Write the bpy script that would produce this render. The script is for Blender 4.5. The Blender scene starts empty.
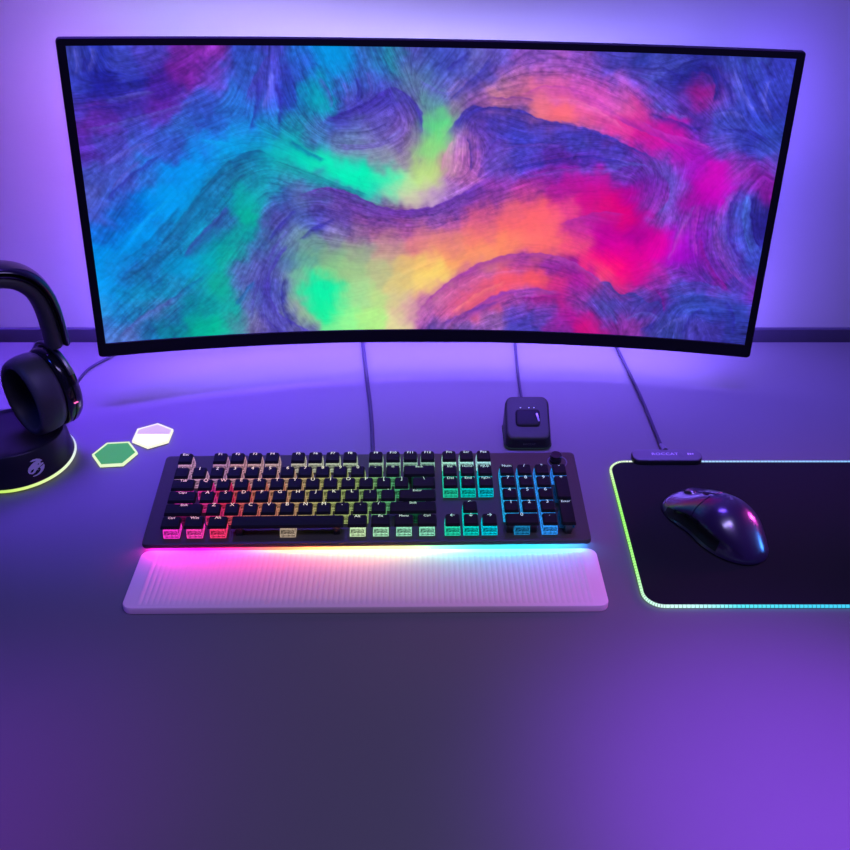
import bpy, bmesh, math, random
import numpy as np
from mathutils import Vector, Matrix, Euler

random.seed(7)
R = math.radians
scene = bpy.context.scene
COL = scene.collection

# ------------------------------------------------------------------ helpers
def link(o, parent=None):
    COL.objects.link(o)
    if parent is not None:
        o.parent = parent
    return o

def tag(o, label=None, cat=None, group=None, kind=None):
    if label: o['label'] = label
    if cat: o['category'] = cat
    if group: o['group'] = group
    if kind: o['kind'] = kind
    return o

def empty(name, loc=(0, 0, 0), rot=None):
    o = bpy.data.objects.new(name, None)
    o.empty_display_size = .02
    if rot is None:
        o.location = loc
    else:
        m = rot.to_4x4(); m.translation = Vector(loc); o.matrix_world = m
    return link(o)

def obj(name, bm, mat, parent=None, smooth=True, angle=35):
    me = bpy.data.meshes.new(name)
    bmesh.ops.recalc_face_normals(bm, faces=bm.faces[:])
    if smooth:
        for f in bm.faces: f.smooth = True
        for e in bm.edges:
            if len(e.link_faces) == 2 and e.calc_face_angle(0) > R(angle): e.smooth = False
    bm.to_mesh(me); bm.free()
    for m in (mat if isinstance(mat, (list, tuple)) else [mat]): me.materials.append(m)
    return link(bpy.data.objects.new(name, me), parent)

def raw(name, verts, faces, mat, parent=None, smooth=True, angle=35):
    bm = bmesh.new()
    vs = [bm.verts.new(v) for v in verts]
    for f in faces:
        try: bm.faces.new([vs[i] for i in f])
        except ValueError: pass
    return obj(name, bm, mat, parent, smooth, angle)

def add_box(bm, size, loc=(0, 0, 0), bevel=0, seg=2, rot=None, taper=1.0):
    r = bmesh.ops.create_cube(bm, size=1)
    vs = r['verts']
    for v in vs:
        k = taper if v.co.z > 0 else 1
        v.co = Vector((v.co.x*size[0]*k, v.co.y*size[1]*k, v.co.z*size[2]))
    if bevel:
        es = list({e for v in vs for e in v.link_edges})
        g = bmesh.ops.bevel(bm, geom=es, offset=bevel, segments=seg, profile=.6, affect='EDGES')
        vs = list({v for f in g['faces'] for v in f.verts} | {v for v in vs if v.is_valid})
    for v in vs:
        if rot: v.co = rot @ v.co
        v.co += Vector(loc)
    return bm

def box(size, loc=(0, 0, 0), bevel=0, seg=2, **k):
    return add_box(bmesh.new(), size, loc, bevel, seg, **k)

def rrect(x0, x1, y0, y1, r, n=8):
    p = []
    for cx, cy, a in ((x1-r, y1-r, 0), (x0+r, y1-r, 90), (x0+r, y0+r, 180), (x1-r, y0+r, 270)):
        for i in range(n+1):
            t = R(a+90*i/n); p.append((cx+r*math.cos(t), cy+r*math.sin(t)))
    return p

def add_loft(bm, rings, close=True, cap0=True, cap1=True):
    vr = [[bm.verts.new(p) for p in ring] for ring in rings]
    n = len(vr[0])
    for a, b in zip(vr[:-1], vr[1:]):
        for i in range(n if close else n-1):
            j = (i+1) % n
            bm.faces.new((a[i], a[j], b[j], b[i]))
    if cap0: bm.faces.new(vr[0][::-1])
    if cap1: bm.faces.new(vr[-1])
    return bm

def loft(rings, **k):
    return add_loft(bmesh.new(), rings, **k)

def inset(poly, d):
    """shrink a convex outline towards its inside by about d"""
    c = Vector((sum(p[0] for p in poly)/len(poly), sum(p[1] for p in poly)/len(poly)))
    out = []; n = len(poly)
    for i in range(n):
        a, b, e = Vector(poly[i-1]), Vector(poly[i]), Vector(poly[(i+1) % n])
        t = (e-a)
        if t.length < 1e-9: t = Vector((1, 0))
        t.normalize(); nrm = Vector((-t.y, t.x))
        if nrm.dot(c-b) < 0: nrm = -nrm
        out.append(tuple(b+nrm*d))
    return out

def prism(poly, z0, z1, bev=0):
    if not bev: return loft([[(x, y, z0) for x, y in poly], [(x, y, z1) for x, y in poly]])
    p1 = inset(poly, bev*.3); p2 = inset(poly, bev)
    return loft([[(x, y, z0) for x, y in poly], [(x, y, z1-bev) for x, y in poly],
                 [(x, y, z1-bev*.3) for x, y in p1], [(x, y, z1) for x, y in p2]])

def catmull(pts, n=8, closed=False):
    P = [Vector(p) for p in pts]; out = []
    m = len(P)
    rng = range(m) if closed else range(m-1)
    for i in rng:
        p0 = P[(i-1) % m] if closed or i > 0 else P[0]*2-P[1]
        p1 = P[i]; p2 = P[(i+1) % m]
        p3 = P[(i+2) % m] if closed or i+2 < m else P[-1]*2-P[-2]
        for k in range(n):
            t = k/n
            out.append(.5*((2*p1)+(p2-p0)*t+(2*p0-5*p1+4*p2-p3)*t*t+(3*p1-p0-3*p2+p3)*t**3))
    if not closed: out.append(P[-1].copy())
    return out

def add_tube(bm, pts, r, n=8, closed=False, section=None, up=Vector((0, 0, 1)), cap=True):
    """sweep a circle (or a section of (side, up) points) along pts"""
    P = [Vector(p) for p in pts]; m = len(P); rings = []
    for i in range(m):
        t = (P[(i+1) % m]-P[i-1]) if (closed or 0 < i < m-1) else (P[1]-P[0] if i == 0 else P[-1]-P[-2])
        t.normalize()
        s = t.cross(up)
        if s.length < 1e-4: s = t.cross(Vector((0, 1, 0)))
        s.normalize(); u = s.cross(t)
        rr = r[i] if isinstance(r, (list, tuple)) else r
        sec = section or [(math.cos(2*math.pi*k/n), math.sin(2*math.pi*k/n)) for k in range(n)]
        rings.append([P[i]+s*(a*rr)+u*(b*rr) for a, b in sec])
    if closed:
        vr = [[bm.verts.new(p) for p in g] for g in rings]; k = len(vr[0])
        for i in range(m):
            a, b = vr[i], vr[(i+1) % m]
            for q in range(k): bm.faces.new((a[q], a[(q+1) % k], b[(q+1) % k], b[q]))
    else:
        add_loft(bm, rings, cap0=cap, cap1=cap)
    return bm

def tube(pts, r, **k):
    return add_tube(bmesh.new(), pts, r, **k)

def revolve(profile, n=48, sy=1.0, cap=False):
    """profile of (radius, height) about +z"""
    bm = bmesh.new(); rings = []
    for r, z in profile:
        rings.append([bm.verts.new((r*math.cos(2*math.pi*k/n), r*sy*math.sin(2*math.pi*k/n), z)) for k in range(n)])
    for a, b in zip(rings[:-1], rings[1:]):
        for k in range(n): bm.faces.new((a[k], a[(k+1) % n], b[(k+1) % n], b[k]))
    if cap:
        bm.faces.new(rings[0][::-1]); bm.faces.new(rings[-1])
    bmesh.ops.remove_doubles(bm, verts=bm.verts[:], dist=1e-6)
    return bm

_font_cache = {}
def text_bm(s, size, depth=0.0):
    key = (s, size, depth)
    if key not in _font_cache:
        cu = bpy.data.curves.new('lettering', 'FONT'); cu.body = s; cu.size = size
        cu.align_x = 'CENTER'; cu.align_y = 'CENTER'; cu.extrude = depth; cu.resolution_u = 2
        o = bpy.data.objects.new('lettering', cu); COL.objects.link(o)
        dg = bpy.context.evaluated_depsgraph_get(); dg.update()
        me = bpy.data.meshes.new_from_object(o.evaluated_get(dg))
        bpy.data.objects.remove(o); bpy.data.curves.remove(cu)
        _font_cache[key] = me
    bm = bmesh.new(); bm.from_mesh(_font_cache[key]); return bm

def xform(bm, m):
    bmesh.ops.transform(bm, matrix=m, verts=bm.verts[:]); return bm

# ------------------------------------------------------------------ materials
def srgb(r, g, b):
    f = lambda c: (c/255/12.92) if c/255 <= .04045 else ((c/255+.055)/1.055)**2.4
    return (f(r), f(g), f(b), 1)

def new_mat(name):
    m = bpy.data.materials.new(name); m.use_nodes = True
    nt = m.node_tree; nt.nodes.clear()
    out = nt.nodes.new('ShaderNodeOutputMaterial')
    return m, nt, out

def principled(name, col, rough=.5, metal=0, spec=.5, coat=0, coat_rough=.05, noise=0, noise_scale=200, bump=0, bump_scale=400, **kw):
    m, nt, out = new_mat(name)
    p = nt.nodes.new('ShaderNodeBsdfPrincipled')
    p.inputs['Base Color'].default_value = col if len(col) == 4 else (*col, 1)
    p.inputs['Roughness'].default_value = rough
    p.inputs['Metallic'].default_value = metal
    p.inputs['Specular IOR Level'].default_value = spec
    p.inputs['Coat Weight'].default_value = coat
    p.inputs['Coat Roughness'].default_value = coat_rough
    for k, v in kw.items(): p.inputs[k].default_value = v
    tc = nt.nodes.new('ShaderNodeTexCoord')
    if noise:
        n = nt.nodes.new('ShaderNodeTexNoise'); n.inputs['Scale'].default_value = noise_scale
        n.inputs['Detail'].default_value = 4
        nt.links.new(tc.outputs['Object'], n.inputs['Vector'])
        mx = nt.nodes.new('ShaderNodeMix'); mx.data_type = 'RGBA'; mx.blend_type = 'MULTIPLY'
        mx.inputs[0].default_value = noise
        mx.inputs[6].default_value = p.inputs['Base Color'].default_value
        nt.links.new(n.outputs['Color'], mx.inputs[7])
        hs = nt.nodes.new('ShaderNodeHueSaturation'); hs.inputs['Saturation'].default_value = 0; hs.inputs['Value'].default_value = 1.9
        nt.links.new(n.outputs['Color'], hs.inputs['Color']); nt.links.new(hs.outputs[0], mx.inputs[7])
        nt.links.new(mx.outputs[2], p.inputs['Base Color'])
    if bump:
        n2 = nt.nodes.new('ShaderNodeTexNoise'); n2.inputs['Scale'].default_value = bump_scale; n2.inputs['Detail'].default_value = 3
        nt.links.new(tc.outputs['Object'], n2.inputs['Vector'])
        b = nt.nodes.new('ShaderNodeBump'); b.inputs['Strength'].default_value = bump; b.inputs['Distance'].default_value = .0005
        nt.links.new(n2.outputs['Fac'], b.inputs['Height']); nt.links.new(b.outputs[0], p.inputs['Normal'])
    nt.links.new(p.outputs[0], out.inputs[0])
    return m

def emission(name, col, strength=1.0):
    m, nt, out = new_mat(name)
    e = nt.nodes.new('ShaderNodeEmission'); e.inputs[0].default_value = col if len(col) == 4 else (*col, 1)
    e.inputs[1].default_value = strength
    nt.links.new(e.outputs[0], out.inputs[0]); return m

def emission_attr(name, strength=1.0, attr='glow', gloss=0.0):
    m, nt, out = new_mat(name)
    a = nt.nodes.new('ShaderNodeAttribute'); a.attribute_name = attr
    e = nt.nodes.new('ShaderNodeEmission'); e.inputs[1].default_value = strength
    nt.links.new(a.outputs['Color'], e.inputs[0])
    nt.links.new(e.outputs[0], out.inputs[0]); return m

def emission_objcol(name, strength=1.0, noise=0.0, scale=300):
    """lit plastic taking its LED's colour from the object"""
    m, nt, out = new_mat(name)
    oi = nt.nodes.new('ShaderNodeObjectInfo')
    e = nt.nodes.new('ShaderNodeEmission'); e.inputs[1].default_value = strength
    nt.links.new(oi.outputs['Color'], e.inputs[0])
    if noise:
        tc = nt.nodes.new('ShaderNodeTexCoord'); n = nt.nodes.new('ShaderNodeTexNoise')
        n.inputs['Scale'].default_value = scale; n.inputs['Detail'].default_value = 1
        nt.links.new(tc.outputs['Object'], n.inputs['Vector'])
        mr = nt.nodes.new('ShaderNodeMapRange'); mr.inputs[1].default_value = .35; mr.inputs[2].default_value = .65
        mr.inputs[3].default_value = strength*(1-noise); mr.inputs[4].default_value = strength
        nt.links.new(n.outputs['Fac'], mr.inputs[0]); nt.links.new(mr.outputs[0], e.inputs[1])
    nt.links.new(e.outputs[0], out.inputs[0]); return m

def set_glow(o, cols):
    a = o.data.color_attributes.new('glow', 'FLOAT_COLOR', 'POINT')
    a.data.foreach_set('color', np.asarray(cols, dtype=np.float32).ravel())

def ramp(stops, t):
    if t <= stops[0][0]: return stops[0][1]
    for (a, ca), (b, cb) in zip(stops[:-1], stops[1:]):
        if t <= b:
            k = (t-a)/(b-a); return tuple(x+(y-x)*k for x, y in zip(ca, cb))
    return stops[-1][1]

M = {
 'wall': principled('wall_paint', (.42, .41, .45), .85, spec=.2, noise=.06, noise_scale=3, bump=.15, bump_scale=300),
 'trim': principled('dark_rail', (.05, .042, .085), .6, noise=.2, noise_scale=40),
 'floor': principled('floor_boards', (.05, .045, .05), .7, noise=.3, noise_scale=6),
 'desk': principled('desk_laminate', (.135, .132, .138), .5, spec=.35, noise=.05, noise_scale=8, bump=.12, bump_scale=900),
 'black': principled('black_plastic', (.012, .012, .015), .42, spec=.5, bump=.1, bump_scale=2500),
 'bezel': principled('bezel_plastic', (.005, .004, .008), .6, spec=.12, bump=.05, bump_scale=1500),
 'gloss': principled('black_gloss', (.008, .008, .012), .15, spec=.6, noise=.1, noise_scale=30),
 'plate': principled('anodised_plate', (.046, .043, .032), .5, metal=.1, spec=.35, noise=.12, noise_scale=600, bump=.12, bump_scale=3000),
 'kbside': principled('keyboard_case', (.012, .012, .016), .45, noise=.1, noise_scale=90),
 'key': principled('keycap_plastic', (.009, .009, .010), .6, spec=.12, bump=.08, bump_scale=3000),
 'cable': principled('braided_cable', (.02, .015, .04), .6, noise=.35, noise_scale=900),
 'fabric': principled('mat_cloth', (.011, .0105, .013), .85, spec=.12, noise=.3, noise_scale=1500, bump=.4, bump_scale=2500),
 'leather': principled('ear_pad_leather', (.045, .045, .052), .5, spec=.45, noise=.2, noise_scale=200, bump=.25, bump_scale=700),
 'mesh': principled('ear_pad_cloth', (.004, .004, .006), .9, noise=.4, noise_scale=900),
 'steel': principled('grey_steel', (.25, .24, .28), .3, metal=1, noise=.1, noise_scale=300),
 'stand': principled('stand_plastic', (.010, .009, .016), .4, spec=.35, noise=.1, noise_scale=40),
 'print': principled('grey_print', (.62, .58, .72), .5, noise=.05, noise_scale=300),
 'printdim': principled('dim_print', (.10, .10, .14), .5, noise=.05, noise_scale=300),
 'box': principled('controller_plastic', (.12, .11, .15), .45, spec=.4, bump=.05, bump_scale=2000),
 'dock': principled('dock_plastic', (.034, .037, .031), .5, spec=.25, noise=.1, noise_scale=150, bump=.05, bump_scale=2500),
 'pocket': principled('dock_pocket', (.006, .006, .008), .5, spec=.15, noise=.1, noise_scale=150),
 'mouse': principled('mouse_shell', (.020, .009, .050), .28, spec=.7, coat=1.0, coat_rough=.16, noise=.1, noise_scale=50),
 'mousegrip': principled('mouse_grip', (.006, .006, .009), .55, spec=.3, bump=.3, bump_scale=1800),
}

# ------------------------------------------------------------------ camera
F_PX, PITCH, CAM_H = 977.5, R(34.4057), .67645
cam = bpy.data.cameras.new('camera'); cam.sensor_width = 36; cam.lens = F_PX*36/850
cam.clip_start = .02
co = bpy.data.objects.new('camera', cam); link(co)
co.location = (0, 0, CAM_H); co.rotation_euler = (R(90)-PITCH, 0, 0)
scene.camera = co

# ------------------------------------------------------------------ the room
WALL_Y = 1.215
def struct(name, bm, mat):
    return tag(obj(name, bm, mat, smooth=False), kind='structure')
struct('wall_back', box((6, .08, 3.2), (0, WALL_Y+.04, .85)), M['wall'])
struct('floor', box((6, 4, .05), (0, -.65, -.765)), M['floor'])
t1 = struct('trim_1', box((6, .006, .060), (0, WALL_Y-.0035, -.0181), .0015), M['trim'])

DESK_EDGE = 1.193
desk = obj('desk', box((2.8, 1.05, .028), (0, DESK_EDGE-.525, -.014), .0015, 2), M['desk'])
tag(desk, 'wide matte grey desk top along the wall, carrying the keyboard and the mouse pad', 'desk')

# ------------------------------------------------------------------ curved monitor
MON_W, MON_H, MON_R = .8215, .3657, 1.5864
m_yaw, m_tilt, m_roll = .0464, .1318, -.0282
rot = Matrix.Rotation(m_yaw, 3, 'Z') @ Matrix.Rotation(-m_roll, 3, 'Y') @ Matrix.Rotation(-m_tilt, 3, 'X')
mon_c = Vector((.0079, 1.13, .2313))
mon = empty('curved_monitor', mon_c + rot @ Vector((0, 0, -MON_H/2)), rot)
tag(mon, 'large ultrawide curved black monitor showing multicoloured flowing waves, lit from behind', 'monitor')
def on_curve(s, t, d):
    """s metres along the arc, t metres above the panel's middle, d metres behind the panel"""
    th = s/MON_R
    return Vector(((MON_R+d)*math.sin(th), (MON_R+d)*math.cos(th)-MON_R, t+MON_H/2))
sx0, sx1 = -.4010, .4018
st0, st1 = -MON_H/2+.0172, MON_H/2-.0085

def ring_points(w, h, r):
    pts = []
    x0, x1, y0, y1 = -w/2, w/2, -h/2, h/2
    def line(a, b, n):
        for i in range(n): pts.append((a[0]+(b[0]-a[0])*i/n, a[1]+(b[1]-a[1])*i/n))
    def arc(cx, cy, a):
        for i in range(6): t = R(a+90*i/6); pts.append((cx+r*math.cos(t), cy+r*math.sin(t)))
    arc(x1-r, y1-r, 0); line((x1-r, y1), (x0+r, y1), 60)
    arc(x0+r, y1-r, 90); line((x0, y1-r), (x0, y0+r), 10)
    arc(x0+r, y0+r, 180); line((x0+r, y0), (x1-r, y0), 60)
    arc(x1-r, y0+r, 270); line((x1, y0+r), (x1, y1-r), 10)
    return pts
outer = ring_points(MON_W, MON_H, .0045)
clampi = lambda p, e=0: (min(max(p[0], sx0-e), sx1+e), min(max(p[1], st0-e), st1+e))
shr = [(p[0]*(1-.0012/(MON_W/2)), p[1]*(1-.0012/(MON_H/2))) for p in outer]
bm = bmesh.new()
loops = [[on_curve(*clampi(p), .0012) for p in outer], [on_curve(*clampi(p), -.0010) for p in outer],
         [on_curve(*clampi(p, .0006), -.0016) for p in outer],
         [on_curve(*p, -.0016) for p in shr], [on_curve(*p, -.0004) for p in outer], [on_curve(*p, .009) for p in outer],
         [on_curve(p[0]*.995, p[1]*.99, .0105) for p in outer]]
add_loft(bm, loops, cap0=False, cap1=False)
bmesh.ops.remove_doubles(bm, verts=bm.verts[:], dist=1e-6)
obj('bezel', bm, M['bezel'], mon)

# rear housing: thin at the rim, thick in the middle
def back_d(s, t):
    e = min(MON_W/2-abs(s), (MON_H/2-abs(t)))
    k = min(max((e-.05)/.09, 0), 1); k = k*k*(3-2*k)
    return .0105+.004*min(1, e/.03)+.016*k
NS, NT = 64, 32
verts = []; faces = []
for j in range(NT+1):
    for i in range(NS+1):
        s = -MON_W/2*.994+MON_W*.994*i/NS; t = -MON_H/2*.988+MON_H*.988*j/NT
        verts.append(on_curve(s, t, back_d(s, t)))
for j in range(NT):
    for i in range(NS):
        a = j*(NS+1)+i; faces.append((a, a+1, a+NS+2, a+NS+1))
raw('rear_housing', verts, faces, M['black'], mon)

# LED strip glued round the back
LED_IN = .020
def led_strip():
    bm = bmesh.new()
    def run(pts, tilt=0.0, hw=.005):
        rows = []
        for (s, t, ns, nt) in pts:
            rows.append([bm.verts.new(on_curve(s+ns*q*hw, t+nt*q*hw, back_d(s+ns*q*hw, t+nt*q*hw)+.0015+(tilt if q < 0 else 0))) for q in (-1, 1)])
        for a, b in zip(rows[:-1], rows[1:]): bm.faces.new((a[0], a[1], b[1], b[0]))
    w = MON_W/2-LED_IN; h = MON_H/2-LED_IN
    run([(-w+2*w*i/50, h, 0, 1) for i in range(51)], .002)
    run([(-w+.015+2*(w-.015)*i/50, -h+.020, 0, -1) for i in range(51)], .022, .020)
    run([(-w, -h+.075+(2*h-.085)*i/16, -1, 0) for i in range(17)], .006)
    run([(w, -h+.075+(2*h-.085)*i/16, 1, 0) for i in range(17)], .006)
    return bm
LED_STRENGTH = 1.0
M['led'] = emission_attr('backlight_led', LED_STRENGTH)
ls = obj('backlight_strip', led_strip(), M['led'], mon, smooth=False)
LED_LEFT, LED_RIGHT = (28.98, 11.16, 59.21), (8.06, 4.72, 43.95)
LED_TOP_LEFT, LED_TOP_RIGHT = (20.32, 18.51, 30.26), (3.03, 2.24, 17.98)
LED_FOOT = (13.42, 7.77, 56.61)

def led_col(s, z):
    if abs(s) > .3795: return LED_LEFT if s < 0 else LED_RIGHT
    if z < .09: return LED_FOOT
    return ramp([(-.38, LED_TOP_LEFT), (.38, LED_TOP_RIGHT)], s)
set_glow(ls, [(*led_col(MON_R*math.asin(v.co.x/(MON_R+.02)), v.co.z), 1) for v in ls.data.vertices])
# wall bracket, hidden behind the panel
def wall_to_local(p): return mon.matrix_world.inverted() @ Vector(p)
mon_mw = Matrix.Translation(mon_c + rot @ Vector((0, 0, -MON_H/2))) @ rot.to_4x4()
inv = mon_mw.inverted()
pc = on_curve(0, 0, .0305)
wp = inv @ Vector(((mon_mw @ pc).x, WALL_Y-.004, (mon_mw @ pc).z))
br = tube([pc-(wp-pc).normalized()*.003, pc.lerp(wp, .5), wp], .018, n=16)
brk = obj('wall_bracket', br, M['black'], mon)
obj('bracket_plate', box((.11, .006, .11), pc+Vector((0, -.0005, 0)), .001), M['black'], brk)
obj('bracket_plate', xform(box((.12, .006, .12), (0, 0, 0), .001), Matrix.Translation(wp) @ rot.transposed().to_4x4()), M['black'], brk)

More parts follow.
